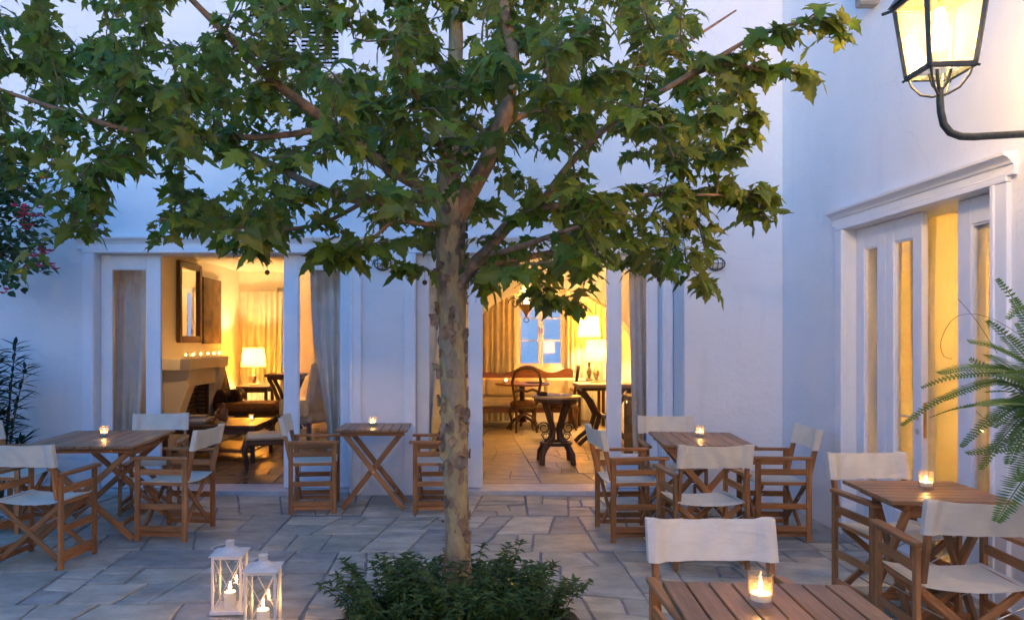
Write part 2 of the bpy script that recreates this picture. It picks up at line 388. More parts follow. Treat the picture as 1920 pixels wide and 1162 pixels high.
def link(name, me, mat=None, parent=None, loc=(0, 0, 0), rot=(0, 0, 0)):
    o = bpy.data.objects.new(name, me); COL.objects.link(o)
    o.location = loc; o.rotation_euler = rot
    if parent: o.parent = parent
    if mat is not None and me is not None and not me.materials: me.materials.append(MAT[mat] if isinstance(mat, str) else mat)
    return o

def obj(name, mb, mat, parent=None, smooth=False, tint=False, bevel=0, loc=(0, 0, 0), rot=(0, 0, 0)):
    return link(name, mb.mesh(name, smooth, tint, bevel), mat, parent, loc, rot)

def tag(o, label=None, cat=None, group=None, kind=None):
    if label: o['label'] = label
    if cat: o['category'] = cat
    if group: o['group'] = group
    if kind: o['kind'] = kind
    return o

def thing(name, label, cat, loc=(0, 0, 0), rz=0, group=None):
    o = bpy.data.objects.new(name, None); COL.objects.link(o); o.empty_display_size = .1
    o.location = loc; o.rotation_euler = (0, 0, rz); return tag(o, label, cat, group)

def copy_tree(o, parent=None):
    c = o.copy(); COL.objects.link(c); c.parent = parent
    for ch in list(o.children): copy_tree(ch, c)
    return c

_bars = {}
def bar(name, p, q, w, t, mat, parent, bevel=.002, up=(0, 0, 1)):
    """a straight timber from p to q, its grain along local Z; w across, t the other way"""
    p, q = Vector(p), Vector(q); d = q - p; ln = d.length; z = d.normalized()
    up = Vector(up)
    if abs(z.dot(up)) > .99: up = Vector((0, 1, 0))
    y = (up - z * up.dot(z)).normalized(); x = y.cross(z)
    key = (round(w, 4), round(t, 4), round(ln, 4), mat)
    if key not in _bars:
        me = MB().box((0, 0, 0), (w, t, ln)).mesh(name, bevel=bevel); me.materials.append(MAT[mat]); _bars[key] = me
    o = bpy.data.objects.new(name, _bars[key]); COL.objects.link(o); o.parent = parent
    mtx = Matrix((x, y, z)).transposed().to_4x4(); mtx.translation = (p + q) / 2
    o.matrix_local = mtx
    return o

def point_light(parent, loc, energy, col, radius=.03, name='light'):
    l = bpy.data.lights.new(name, 'POINT'); l.energy = energy; l.color = col; l.shadow_soft_size = radius
    o = bpy.data.objects.new(name, l); COL.objects.link(o); o.parent = parent; o.location = loc; return o

WARM = (1.0, .64, .28)
WARM2 = (1.0, .76, .46)

def wall_mesh(u0, u1, z0, z1, holes, thick, amap):
    """wall with rectangular holes; amap(u, d, z) places it, d = 0 front to thick back"""
    us = sorted({u0, u1, *[h[0] for h in holes], *[h[1] for h in holes]})
    zs = sorted({z0, z1, *[h[2] for h in holes], *[h[3] for h in holes]})
    inh = lambda u, z: any(h[0] < u < h[1] and h[2] < z < h[3] for h in holes)
    nu, nz = len(us) - 1, len(zs) - 1
    solid = lambda i, j: 0 <= i < nu and 0 <= j < nz and not inh((us[i] + us[i + 1]) / 2, (zs[j] + zs[j + 1]) / 2)
    mb = MB()
    for i in range(nu):
        for j in range(nz):
            if not solid(i, j): continue
            a, b, c, d = us[i], us[i + 1], zs[j], zs[j + 1]
            mb.add([amap(a, 0, c), amap(b, 0, c), amap(b, 0, d), amap(a, 0, d)], [(0, 1, 2, 3)])
            mb.add([amap(a, thick, c), amap(b, thick, c), amap(b, thick, d), amap(a, thick, d)], [(3, 2, 1, 0)])
            for (di, dj, p, q) in ((-1, 0, (a, c), (a, d)), (1, 0, (b, c), (b, d)), (0, -1, (a, c), (b, c)), (0, 1, (a, d), (b, d))):
                if not solid(i + di, j + dj):
                    mb.add([amap(p[0], 0, p[1]), amap(q[0], 0, q[1]), amap(q[0], thick, q[1]), amap(p[0], thick, p[1])], [(0, 1, 2, 3)])
    me = mb.mesh('wall')
    bm = bmesh.new(); bm.from_mesh(me); bmesh.ops.remove_doubles(bm, verts=bm.verts, dist=1e-5)
    bmesh.ops.recalc_face_normals(bm, faces=bm.faces); bm.to_mesh(me); bm.free()
    return me

# ================================================================== THE SETTING
YB = 7.47          # face of the house across the yard
XR = 3.04          # face of the house on the right
ZF = .04           # indoor floor level

g = MB(); g.add([(-60, -60, -.06), (60, -60, -.06), (60, 60, -.06), (-60, 60, -.06)], [(0, 1, 2, 3)])
tag(obj('ground', g, 'soil'), 'bare dark ground under and around the courtyard', kind='structure')

def split_quad(q, amin, amax, rnd, out):
    a, b, c, d = q                         # counter-clockwise corners
    w = ((b - a).length + (c - d).length) / 2; h = ((d - a).length + (c - b).length) / 2
    ar = w * h
    if ar < amin or (ar < amax and rnd.random() < .38 and max(w, h) / min(w, h) < 2.6):
        out.append(q); return
    t = rnd.uniform(.33, .67); j = rnd.gauss(0, .035)
    if w > h * rnd.uniform(.8, 1.25):
        p, r = a.lerp(b, t + j), d.lerp(c, t - j)
        split_quad((a, p, r, d), amin, amax, rnd, out); split_quad((p, b, c, r), amin, amax, rnd, out)
    else:
        p, r = a.lerp(d, t + j), b.lerp(c, t - j)
        split_quad((a, b, r, p), amin, amax, rnd, out); split_quad((p, r, c, d), amin, amax, rnd, out)

def flag_mesh(q, gap, rnd, mb, ztop, c0, rough=.006):
    """one flagstone: slightly ragged outline, worn edge, sides going down into the joint"""
    cen = sum(q, Vector((0, 0))) / 4
    pts = []
    for i in range(4):
        p, n = q[i], q[(i + 1) % 4]
        ln = (n - p).length; k = 2 if ln < .45 else 3
        for s in range(k):
            e = p.lerp(n, s / k)
            dirc = (cen - e).normalized(); nrm = Vector((-(n - p).y, (n - p).x)).normalized()
            ins = gap + rnd.uniform(0, rough)
            if s == 0:
                pn = (p - q[i - 1]); n1 = Vector((-pn.y, pn.x)).normalized()
                e2 = e + (nrm + n1) * ins
            else:
                e2 = e + nrm * ins + (n - p).normalized() * rnd.uniform(-.02, .02)
            pts.append(e2)
    n = len(pts); tx, ty = rnd.gauss(0, .004), rnd.gauss(0, .004)
    z = lambda p: ztop + (p.x - cen.x) * tx + (p.y - cen.y) * ty
    ins = [p + (cen - p).normalized() * .007 for p in pts]
    V = [(p.x - c0.x, p.y - c0.y, z(p)) for p in ins] + [(p.x - c0.x, p.y - c0.y, z(p) - .004) for p in pts] + [(p.x - c0.x, p.y - c0.y, -.03) for p in pts]
    Fc = [tuple(range(n))] + [(i, n + i, n + (i + 1) % n, (i + 1) % n) for i in range(n)] + [(n + i, 2 * n + i, 2 * n + (i + 1) % n, n + (i + 1) % n) for i in range(n)]
    mb.add(V, Fc)

def lay_flags(rects, parent, mat, name, amin, amax, seed, gap=.0045, ztop=0, zvar=.003, skip=None, near=None, rough=.009):
    rnd = random.Random(seed); quads = []
    for (x0, y0, x1, y1) in rects:
        split_quad((Vector((x0, y0)), Vector((x1, y0)), Vector((x1, y1)), Vector((x0, y1))), amin, amax, rnd, quads)
    rest = MB(); cnt = 0
    for q in quads:
        c = sum(q, Vector((0, 0))) / 4
        if skip and skip(c): continue
        zt = rnd.gauss(0, zvar)
        if near is None or near(c):
            mb = MB(); flag_mesh(q, gap, rnd, mb, zt, c, rough)
            obj(name, mb, mat, parent, loc=(c.x, c.y, ztop)); cnt += 1
        else:
            rest.tint = rnd.random(); flag_mesh(q, gap, rnd, rest, zt, Vector((0, 0)), rough)
    if rest.f: tag(obj(name + '_field', rest, mat, parent, tint=True, loc=(0, 0, ztop)), kind='stuff')
    return cnt

BED = Vector((-.04, 4.12)); BEDR = (.80, .56)
in_bed = lambda c, k=1.0: ((c.x - BED.x) / BEDR[0]) ** 2 + ((c.y - BED.y) / BEDR[1]) ** 2 < k * k
pv = MB(); pv.add([(-9, -3, -.010), (XR + .1, -3, -.010), (XR + .1, YB + .1, -.010), (-9, YB + .1, -.010)], [(0, 1, 2, 3)])
pave = tag(obj('pavement', pv, 'joint'), 'grey flagstone paving of the courtyard', kind='structure')
def in_view(c): return 3.75 < c.y and -.62 * c.y - .45 < c.x
lay_flags([(-5.6, 6.62, -.9, YB - .03), (-.9, 6.55, XR - .01, YB - .03), (-5.6, 5.5, -1.5, 6.62), (-1.5, 5.45, 1.0, 6.55), (1.0, 5.5, XR - .01, 6.55),
           (-5.6, 3.7, -.9, 5.5), (-.9, 3.7, 1.1, 5.45), (1.1, 3.7, XR - .01, 5.5), (-7.6, -1.5, XR - .01, 3.7), (-7.6, 3.7, -5.6, YB - .03)],
          pave, 'paving', 'paving_stone', .07, .30, 5, skip=lambda c: in_bed(c, .80), near=in_view)

# soil of the tree pit
sm = MB(); n = 28; sm.add([(0, 0, .05)] + [(BEDR[0] * .86 * r * math.cos(a), BEDR[1] * .86 * r * math.sin(a), .05 - .055 * r * r + .008 * math.sin(5 * a + r)) for r in (.35, .7, 1.0) for a in [2 * math.pi * k / n for k in range(n)]],
       [(0, 1 + k, 1 + (k + 1) % n) for k in range(n)] + [(1 + o + k, 1 + o + n + k, 1 + o + n + (k + 1) % n, 1 + o + (k + 1) % n) for o in (0, n) for k in range(n)])
tag(obj('soil', sm, 'soil', loc=(BED.x, BED.y, 0)), 'dark soil of the tree pit', kind='structure')

# ---------------------------------------------------------------- the house across the yard
house = thing('white_house', 'white rendered house with two wide glazed openings and shuttered upper window', 'house', (0, YB, 0))
OL = (-3.68, -1.136); OR_ = (-.47, 1.984); ZH = 2.41
UW = (-2.12, -1.19, 4.24, 5.75)
hm = wall_mesh(-9.0, 6.5, -.05, 5.9, [(OL[0], OL[1], 0.0, ZH), (OR_[0], OR_[1], 0.0, ZH), UW], .32, lambda u, d, z: (u, d, z))
link('wall', hm, 'wall', house)
pr = MB(); pr.box((2.105 + (XR - 2.105) / 2 + .05, -.185, 2.90), (XR - 2.105 + .1, .366, 5.9))
obj('wall_pier', pr, 'wall', house, bevel=.012)

def moulding(name, parent, p0, p1, prof, out, mat='paint'):
    """run a cornice profile [(out, z)] from p0 to p1; mitred ends closed flat"""
    p0, p1, out = Vector(p0), Vector(p1), Vector(out); n = len(prof)
    V = [p0 + out * a + Vector((0, 0, b)) for a, b in prof] + [p1 + out * a + Vector((0, 0, b)) for a, b in prof]
    mb = MB(); mb.add(V, [tuple(range(n)), tuple(range(2 * n - 1, n - 1, -1))] + [(i, n + i, n + (i + 1) % n, (i + 1) % n) for i in range(n)])
    return obj(name, mb, mat, parent)

CORN = [(0, 0), (.028, 0), (.030, .010), (.022, .016), (.022, .058), (.034, .064), (.040, .076), (.060, .095), (.080, .105), (.084, .122), (0, .130)]
def surround(parent, u0, u1, ztop, place, wdt=.12):
    """architrave boards and cornice round an opening; place(u, out, z) -> xyz in the parent's space"""
    def board(ua, ub, za, zb, out, nm):
        mb = MB(); P = [place(u, o, z) for u in (ua, ub) for o in (-.004, out) for z in (za, zb)]
        mb.add(P, [(0, 1, 3, 2), (4, 6, 7, 5), (0, 4, 5, 1), (2, 3, 7, 6), (0, 2, 6, 4), (1, 5, 7, 3)])
        obj(nm, mb, 'paint', parent, bevel=.004)
    for (a, b, s) in ((u0 - wdt, u0, 1), (u1, u1 + wdt, -1)):
        a, b = (a, b - .004) if s > 0 else (a + .004, b)
        board(a, b, 0, ztop + .002, .026, 'architrave')
        board((b - .034) if s > 0 else a + .003, b - .003 if s > 0 else (a + .034), 0, ztop + .001, .036, 'architrave_bead')
    board(u0 - wdt - .003, u1 + wdt + .003, ztop + .003, ztop + .0355, .031, 'head_board')
    a, b = place(u0 - wdt - .05, 0, ztop + .035), place(u1 + wdt + .05, 0, ztop + .035)
    ov = Vector(place(0, 1, 0)) - Vector(place(0, 0, 0))
    moulding('cornice', parent, a, b, CORN, ov)
surround(house, OL[0], OL[1], ZH, lambda u, o, z: (u, -o, z))
surround(house, OR_[0], OR_[1], ZH, lambda u, o, z: (u, -o, z), .115)

def door_leaf(parent, u0, u1, z0, z1, place, stile=(.09, .12), top=.14, bot=.33, thick=.045, name='door', handle=None, panel=True):
    """glazed leaf: two stiles, rails, one tall pane; place(u, d, z)"""
    root = MB()
    def bx(a, b, c, d, e=0.0):
        P = [place(u, dd, z) for u in (a, b) for dd in (-e, thick + e) for z in (c, d)]
        root.add(P, [(0, 1, 3, 2), (4, 6, 7, 5), (0, 4, 5, 1), (2, 3, 7, 6), (0, 2, 6, 4), (1, 5, 7, 3)])
    bx(u0, u0 + stile[0], z0, z1); bx(u1 - stile[1], u1, z0, z1)
    a, b = u0 + stile[0], u1 - stile[1]
    bx(a, b, z1 - top, z1, -.0015); bx(a, b, z0, z0 + bot, -.0015)
    d = obj(name, root, 'paint', parent, bevel=.003)
    # glazing bead
    bd = MB(); t = .012
    def bb(a_, b_, c_, d_):
        P = [place(u, dd, z) for u in (a_, b_) for dd in (.010, thick - .010) for z in (c_, d_)]
        bd.add(P, [(0, 1, 3, 2), (4, 6, 7, 5), (0, 4, 5, 1), (2, 3, 7, 6), (0, 2, 6, 4), (1, 5, 7, 3)])
    za, zb = z0 + bot, z1 - top
    bb(a, a + t, za, zb); bb(b - t, b, za, zb); bb(a + t, b - t, zb - t, zb); bb(a + t, b - t, za, za + t)
    obj('glazing_bead', bd, 'paint', d)
    gp = MB(); P = [place(u, dd, z) for u in (a + t * .5, b - t * .5) for dd in (thick * .5 - .002, thick * .5 + .002) for z in (za + t * .5, zb - t * .5)]
    gp.add(P, [(0, 1, 3, 2), (4, 6, 7, 5), (0, 4, 5, 1), (2, 3, 7, 6), (0, 2, 6, 4), (1, 5, 7, 3)])
    obj('pane', gp, 'pane', d)
    if panel:
        pm = MB(); P = [place(u, dd, z) for u in (a + .03, b - .03) for dd in (-.008, .004) for z in (z0 + .08, z0 + bot - .05)]
        pm.add(P, [(0, 1, 3, 2), (4, 6, 7, 5), (0, 4, 5, 1), (2, 3, 7, 6), (0, 2, 6, 4), (1, 5, 7, 3)])
        obj('panel', pm, 'paint', d, bevel=.006)
    if handle:
        hu, hz = handle; hb = MB()
        hb.tube([place(hu, 0, hz), place(hu, -.05, hz), place(hu, -.055, hz), place(hu + .09 * (1 if u1 - hu < hu - u0 else 1), -.055, hz)], .009, 8)
        hb.tube([place(hu, .001, hz), place(hu, -.008, hz)], .022, 14)
        hb.tube([place(hu, .001, hz - .10), place(hu, -.008, hz - .10)], .020, 14)
        obj('handle', hb, 'steel', d, smooth=True)
    return d
ph = lambda u, d, z: (u, .11 + d, z)
door_leaf(house, OL[0] + .004, -3.07, ZF + .006, ZH - .004, ph, (.10, .14))
door_leaf(house, -1.82, OL[1] - .004, ZF + .006, ZH - .004, ph, (.145, .095))
door_leaf(house, OR_[0] + .004, .20, ZF + .006, ZH - .004, ph, (.11, .135))
door_leaf(house, 1.46, OR_[1] - .004, ZF + .006, ZH - .004, ph, (.14, .10))
for (a, b) in (OL, OR_):
    th = MB(); th.box(((a + b) / 2, .162, .010), (b - a - .006, .372, .06)); obj('threshold', th, 'threshold', house, bevel=.005)

# shuttered upper window
sh = MB(); zc = UW[2] + .03
frm = MB()
for (a, b, c, d) in ((UW[0], UW[0] + .06, UW[2], UW[3]), (UW[1] - .06, UW[1], UW[2], UW[3]), (UW[0] + .06, UW[1] - .06, UW[2], UW[2] + .05), (UW[0] + .06, UW[1] - .06, UW[3] - .06, UW[3]), (-1.68, -1.63, UW[2] + .05, UW[3] - .06)):
    frm.box(((a + b) / 2, .06, (c + d) / 2), (b - a, .05, d - c))
shut = obj('shutter', frm, 'shutter', house, bevel=.003)
slat_me = {}
for (a, b) in ((UW[0] + .06, -1.68), (-1.63, UW[1] - .06)):
    z = UW[2] + .075
    while z < UW[3] - .08:
        key = round(b - a, 3)
        if key not in slat_me:
            slat_me[key] = MB().box((0, 0, 0), (b - a, .045, .007)).mesh('slat'); slat_me[key].materials.append(MAT['shutter'])
        link('slat', slat_me[key], None, shut, ((a + b) / 2, .06, z), (R(38), 0, 0)); z += .043
vb = MB(); vb.box(((UW[0] + UW[1]) / 2, .62, (UW[2] + UW[3]) / 2), (1.1, .5, 1.7)); obj('room_shade_box', vb, 'black', house)  # black box standing in for the shade behind the shutter slats
ws = MB(); ws.box(((UW[0] + UW[1]) / 2, .02, UW[2] - .028), (UW[1] - UW[0] + .14, .17, .05)); obj('window_sill', ws, 'paint', house, bevel=.005)
for (a, b, c, d) in ((UW[0] - .09, UW[0] - .003, UW[2] - .002, UW[3]), (UW[1] + .003, UW[1] + .09, UW[2] - .002, UW[3])): obj('window_surround', MB().box(((a + b) / 2, -.006, (c + d) / 2), (b - a, .03, d - c)), 'paint', house)
# the yard is closed behind and to the left of the viewpoint
cw = MB(); cw.box((-2.9, -3.4, 1.8), (12.2, .3, 3.7)); tag(obj('courtyard_wall', cw, 'wall'), 'white rendered courtyard wall opposite the house', 'wall')
cw = MB(); cw.box((-7.3, 2.1, 1.5), (.3, 10.6, 3.1)); tag(obj('boundary_wall', cw, 'wall'), 'white rendered boundary wall closing the side of the yard', 'wall')

# ---------------------------------------------------------------- the house on the right
DR = (4.27, 5.925); ZHR = 2.42
rh = thing('side_house', 'white rendered side house with tall folding glazed door standing open', 'house', (XR, 5, 0))
rm = wall_mesh(-4.0 - 5, YB - .372 - 5, -.05, 5.9, [(DR[0] - 5, DR[1] - 5, 0.0, ZHR)], .32, lambda u, d, z: (d, u, z))
link('wall', rm, 'wall', rh)
surround(rh, DR[0] - 5, DR[1] - 5, ZHR, lambda u, o, z: (-o, u, z), .13)
pd = lambda u, d, z: (.08 + d, u, z)
door_leaf(rh, 5.515 - 5 + .002, DR[1] - 5 - .004, ZF + .004, ZHR - .004, pd, (.11, .11), top=.16, bot=.34)
door_leaf(rh, 5.08 - 5, 5.515 - 5 - .002, ZF + .004, ZHR - .004, pd, (.10, .10), top=.16, bot=.34, handle=(.125, 1.02))
door_leaf(rh, DR[0] - 5 + .004, 4.71 - 5, ZF + .004, ZHR - .004, pd, (.10, .12), top=.16, bot=.34)
ed = MB(); ed.box((.103, .0785, 1.0), (.022, .003, .24)); obj('lock_plate', ed, 'brass', rh)
po = lambda u, d, z: (.135 + u, 4.70 - 5 - .05 + d, z)
door_leaf(rh, 0, .37, ZF + .004, ZHR - .004, po, (.08, .10), top=.16, bot=.34)
th = MB(); th.box((.14, (DR[0] + DR[1]) / 2 - 5, .010), (.34, DR[1] - DR[0] - .006, .06)); obj('threshold', th, 'threshold', rh, bevel=.005)
bmk = MB(); bmk.box((-.07, 5.45 - 5, 4.16), (.30, .16, .16)); bmk.box((-.03, 5.50 - 5, 4.05), (.20, .10, .10)); obj('eaves_bracket', bmk, 'timber', rh, bevel=.01)

# ---------------------------------------------------------------- rooms behind the openings
YI = YB + .32; YE = 13.8; ZC = 2.8
def room_box(name, label, c, d, mat='iwall'):
    mb = MB(); mb.box(c, d); return tag(obj(name, mb, mat), label, kind='structure')
def sheet(name, label, x0, x1, y0, y1, z, mat, t=.08, up=True):
    mb = MB(); mb.box(((x0 + x1) / 2, (y0 + y1) / 2, z - t / 2 if up else z + t / 2), (x1 - x0, y1 - y0, t)); return tag(obj(name, mb, mat), label, kind='structure')
XL = -4.15; XD = -.62; XRR = 2.92
fl = sheet('lounge_floor', 'brown stone floor of the lounge with the fireplace', XL - .1, XD - .04, YI + .035, YE, ZF - .008, 'joint')
lay_flags([(XL, YI + .04, XD - .05, YE)], fl, 'tile_brown', 'floor_flag', .16, .5, 21, gap=.003, ztop=ZF, zvar=.0006, rough=.002)
fr = sheet('salon_floor', 'pale stone floor of the salon with the window', XD + .04, XRR + .05, YI + .035, YE, ZF - .008, 'joint')
lay_flags([(XD + .05, YI + .04, XRR, YE)], fr, 'tile', 'floor_flag', .12, .42, 22, gap=.003, ztop=ZF, zvar=.0006, rough=.002)
# ceiling and walls
sheet('interior_ceiling', 'cream plaster ceiling over the two rooms', XL - .2, XRR + .2, YI + .002, YE + .2, ZC, 'ceil', .12, up=False)
room_box('interior_wall_left', 'cream plaster wall with mirror and fireplace', (XL - .05, (YI + YE) / 2, ZC / 2), (.1, YE - YI - .004, ZC - .004))
room_box('interior_wall_dividing', 'cream plaster wall between the two rooms', (XD, (YI + YE) / 2, ZC / 2), (.08, YE - YI - .006, ZC - .006))
room_box('interior_wall_right', 'cream plaster wall at the end of the salon', (XRR + .05, (YI + YE) / 2, ZC / 2), (.1, YE - YI - .004, ZC - .004))
WS = (.99, 1.90, 1.02, 2.45); WL = (-3.44, -3.04, .95, 2.5)
bw = wall_mesh(XL - .1, XRR + .1, .0, ZC - .002, [WS, WL], .2, lambda u, d, z: (u, YE + d, z))
tag(link('interior_wall_back', bw, 'iwall'), 'cream plaster rear wall of the rooms', kind='structure')
# wall of the lane behind, seen through the rear window
lw = MB(); lw.box((2, YE + 26, 2.45), (46, .3, 5)); tag(obj('lane_wall', lw, 'brickwhite'), 'white painted rough wall seen far behind the rear window', 'wall')
# rear windows
def casement(loc, wd, ht, label, rows=3):
    t = thing('casement_window', label, 'window', loc)
    mb = MB(); fw = .045
    for (cx, cz, sx, sz) in ((-wd / 2 + fw / 2, ht / 2, fw, ht), (wd / 2 - fw / 2, ht / 2, fw, ht), (0, fw / 2, wd - 2 * fw, fw), (0, ht - fw / 2, wd - 2 * fw, fw)):
        mb.box((cx, 0, cz), (sx, .06, sz))
    obj('frame', mb, 'paint', t)
    for s in (-1, 1):
        x0, x1 = (-wd / 2 + fw, -.006) if s < 0 else (.006, wd / 2 - fw)
        sm_ = MB(); sw = .04; cx = (x0 + x1) / 2
        for (c, z, sx, sz) in ((x0 + sw / 2, ht / 2, sw, ht - 2 * fw), (x1 - sw / 2, ht / 2, sw, ht - 2 * fw), (cx, fw + sw / 2, x1 - x0 - 2 * sw, sw), (cx, ht - fw - sw / 2, x1 - x0 - 2 * sw, sw)):
            sm_.box((c, -.012, z), (sx, .04, sz))
        z0, z1 = fw + sw, ht - fw - sw
        for k in range(1, rows): sm_.box((cx, -.012, z0 + (z1 - z0) * k / rows), (x1 - x0 - 2 * sw, .03, .022))
        sash = obj('sash', sm_, 'paint', t)
        for k in range(rows):
            a, b = z0 + (z1 - z0) * k / rows + .011, z0 + (z1 - z0) * (k + 1) / rows - .011
            obj('pane', MB().box((cx, -.012, (a + b) / 2), (x1 - x0 - 2 * sw, .004, b - a)), 'pane', sash)
    obj('handle', MB().box((.02, -.05, ht * .48), (.02, .04, .09)), 'brass', t)
    return t
casement(((WS[0] + WS[1]) / 2, YE + .1, WS[2]), WS[1] - WS[0], WS[3] - WS[2], 'white casement window with six panes behind the carved bench')
casement(((WL[0] + WL[1]) / 2, YE + .1, WL[2]), WL[1] - WL[0], WL[3] - WL[2], 'white casement window behind the lamp in the fireplace lounge')
# arch across the salon
ax, aa, az, ab = 1.33, 1.40, 1.106, 1.234; YA = 11.5
poly = [(XD + .041, ZF), (ax - aa, ZF)] + [(ax - aa * math.cos(t), az + ab * math.sin(t)) for t in [math.pi * k / 28 for k in range(29)]] + [(ax + aa, ZF), (XRR - .001, ZF), (XRR - .001, ZC - .003), (XD + .041, ZC - .003)]
am = MB()
# built as strips above the arch and two piers
tp = [(ax - aa * math.cos(t), az + ab * math.sin(t)) for t in [math.pi * k / 28 for k in range(29)]]
loop = [(ax - aa, ZF)] + tp + [(ax + aa, ZF)]
def aq(P, d0=YA, d1=YA + .28):
    am.add([(p[0], d0, p[1]) for p in P], [tuple(range(len(P)))]); am.add([(p[0], d1, p[1]) for p in P], [tuple(range(len(P) - 1, -1, -1))])
for i in range(28): aq([tp[i], tp[i + 1], (tp[i + 1][0], ZC - .003), (tp[i][0], ZC - .003)])
aq([(XD + .041, ZF), (ax - aa, ZF), (ax - aa, az), (ax - aa, ZC - .003), (XD + .041, ZC - .003)]); aq([(ax + aa, ZF), (XRR - .001, ZF), (XRR - .001, ZC - .003), (ax + aa, ZC - .003), (ax + aa, az)])
for i in range(len(loop) - 1):
    a, b = loop[i], loop[i + 1]; am.add([(a[0], YA, a[1]), (b[0], YA, b[1]), (b[0], YA + .28, b[1]), (a[0], YA + .28, a[1])], [(0, 1, 2, 3)])
tag(obj('interior_arch', am, 'iwall'), 'cream plaster arch across the salon', kind='structure')

# room behind the folding door of the side house
X0, X1, Y0, Y1 = XR + .32, 6.0, 3.4, 7.09
sheet('side_room_floor', 'pale floor of the side room', X0 - .03, X1, Y0, Y1, ZF, 'tile')
sheet('side_room_ceiling', 'cream ceiling of the side room', X0 + .002, X1 + .1, Y0 - .1, Y1 + .1, 2.75, 'ceil', .1, up=False)
room_box('side_room_wall_back', 'warm cream wall of the side room', ((X0 + X1) / 2 + .002, Y1 + .05, 1.36), (X1 - X0, .1, 2.77))
room_box('side_room_wall_front', 'warm cream wall of the side room near the yard', ((X0 + X1) / 2 + .002, Y0 - .05, 1.36), (X1 - X0, .1, 2.77))
room_box('side_room_wall_end', 'warm cream end wall of the side room', (X1 + .05, (Y0 + Y1) / 2, 1.36), (.1, Y1 - Y0 + .2, 2.77))

# ================================================================== COURTYARD FURNITURE
def make_chair():
    """folding director's chair; front is +y, origin on the floor"""
    t = thing('director_chair', 'x', 'chair', group='folding chairs with canvas seats')
    X, Yp, ZA = .245, .19, .625
    for s in (-1, 1):
        for y in (-Yp, Yp):
            bar('post', (s * X, y, 0), (s * X, y, ZA), .022, .040, 'teak', t, up=(0, 1, 0))
        for z, hgt in ((.53, .046), (.267, .044), (.095, .044)):
            bar('side_rail', (s * X, -Yp + .02, z), (s * X, Yp - .02, z), .016, hgt, 'teak', t)
        # arm: a shaped board, broader towards the front
        poly = [(-.020, -.215), (.020, -.215), (.026, -.05), (.031, .12), (.030, .225), (.022, .243), (-.022, .243), (-.030, .225), (-.031, .12), (-.026, -.05)]
        am_ = MB(); am_.prism(poly, lambda u, v, d: (u, d, v), -.011, .011)
        a = obj('arm', am_, 'teak', t, bevel=.004)
        a.matrix_local = Matrix(((1, 0, 0, s * X), (0, 0, 1, 0), (0, -1, 0, ZA + .0112), (0, 0, 0, 1)))
        bar('back_upright', (s * (X - .0225), -.195, .47), (s * (X - .0225), -.275, .845), .022, .036, 'teak', t, up=(0, 1, 0))
        bar('seat_rail', (s * (X - .024), -Yp - .01, .437), (s * (X - .024), Yp + .01, .437), .022, .026, 'teak', t)
        bar('foot_rail', (s * (X - .024), -Yp + .01, .050), (s * (X - .024), Yp - .01, .050), .022, .034, 'teak', t)
        for y in (-.16, .16):
            q = y + s * .011
            bar('cross_leg', (s * (X - .03), q, .425), (-s * (X - .03), q, .055), .034, .019, 'teak', t, up=(0, 1, 0))
            # light metal stay from post to cross leg
            st = MB().tube([(s * (X - .012), y * .95, .36), (s * (X - .13), y * .95, .300)], .004, 6); obj('stay', st, 'steel', t)
    # seat canvas
    nu, nv = 16, 6; mb = MB(); V = []
    for side in (0, 1):
        for j in range(nv + 1):
            for i in range(nu + 1):
                u = -1 + 2 * i / nu; v = -1 + 2 * j / nv
                e = max(0, (abs(u) - .9) / .1)
                z = .452 - .030 * (1 - u * u) ** .8 * (1 - .25 * v * v) + (.004 if side else 0)
                V.append((u * (X - .010), v * (.196 + .004 * math.cos(u * 3)), z))
    off = (nu + 1) * (nv + 1); Fq = []
    for j in range(nv):
        for i in range(nu):
            a = j * (nu + 1) + i
            Fq.append((a, a + nu + 1, a + nu + 2, a + 1)); Fq.append((off + a, off + a + 1, off + a + nu + 2, off + a + nu + 1))
    bd = [i for i in range(nu)] + [(j) * (nu + 1) + nu for j in range(nv)] + [nv * (nu + 1) + nu - i for i in range(nu)] + [(nv - j) * (nu + 1) for j in range(nv)]
    for k in range(len(bd)):
        a, b = bd[k], bd[(k + 1) % len(bd)]; Fq.append((a, b, off + b, off + a))
    mb.add(V, Fq); obj('seat', mb, 'canvas', t, smooth=True)
    # back canvas: sleeves round the uprights, a taut slightly bowed sheet between
    mb = MB(); nu, nv = 28, 7; V = []; ring = []
    cs = [(-1 + 2 * i / nu) for i in range(nu + 1)]
    def yc(u, f): return -.026 * max(0, 1 - (u / .8) ** 2) * (.5 + .5 * f)
    for j in range(nv + 1):
        f = j / nv; z = .695 + .158 * f
        yb = -.275 + (.845 - z) * (.080 / .375)
        for side in (1, -1):
            for u in (cs if side > 0 else cs[::-1]):
                hw = .0035 + .0225 * min(1, max(0, (abs(u) - .75) / .07)) * (1 if abs(u) < .995 else .6)
                zz = z + (-.010 * (1 - u * u) * f) + .0015 * math.sin(u * 9 + f * 3) * (1 - abs(u))
                wob = .003 * math.sin(u * 14 + f * 5) * (1 if abs(u) < .74 else 0)
                V.append((u * (X + .005), yb + yc(u, f) + side * hw + wob, zz))
    m_ = 2 * (nu + 1); Fq = []
    for j in range(nv):
        for k in range(m_):
            a, b = j * m_ + k, j * m_ + (k + 1) % m_; Fq.append((a, a + m_, b + m_, b))
    for j in (0, nv):
        for k in range(nu):
            a, b, c, d = j * m_ + k, j * m_ + k + 1, j * m_ + m_ - 2 - k, j * m_ + m_ - 1 - k
            Fq.append((a, b, c, d) if j == 0 else (d, c, b, a))
    mb.add(V, Fq); obj('backrest', mb, 'canvas', t, smooth=True)
    return t

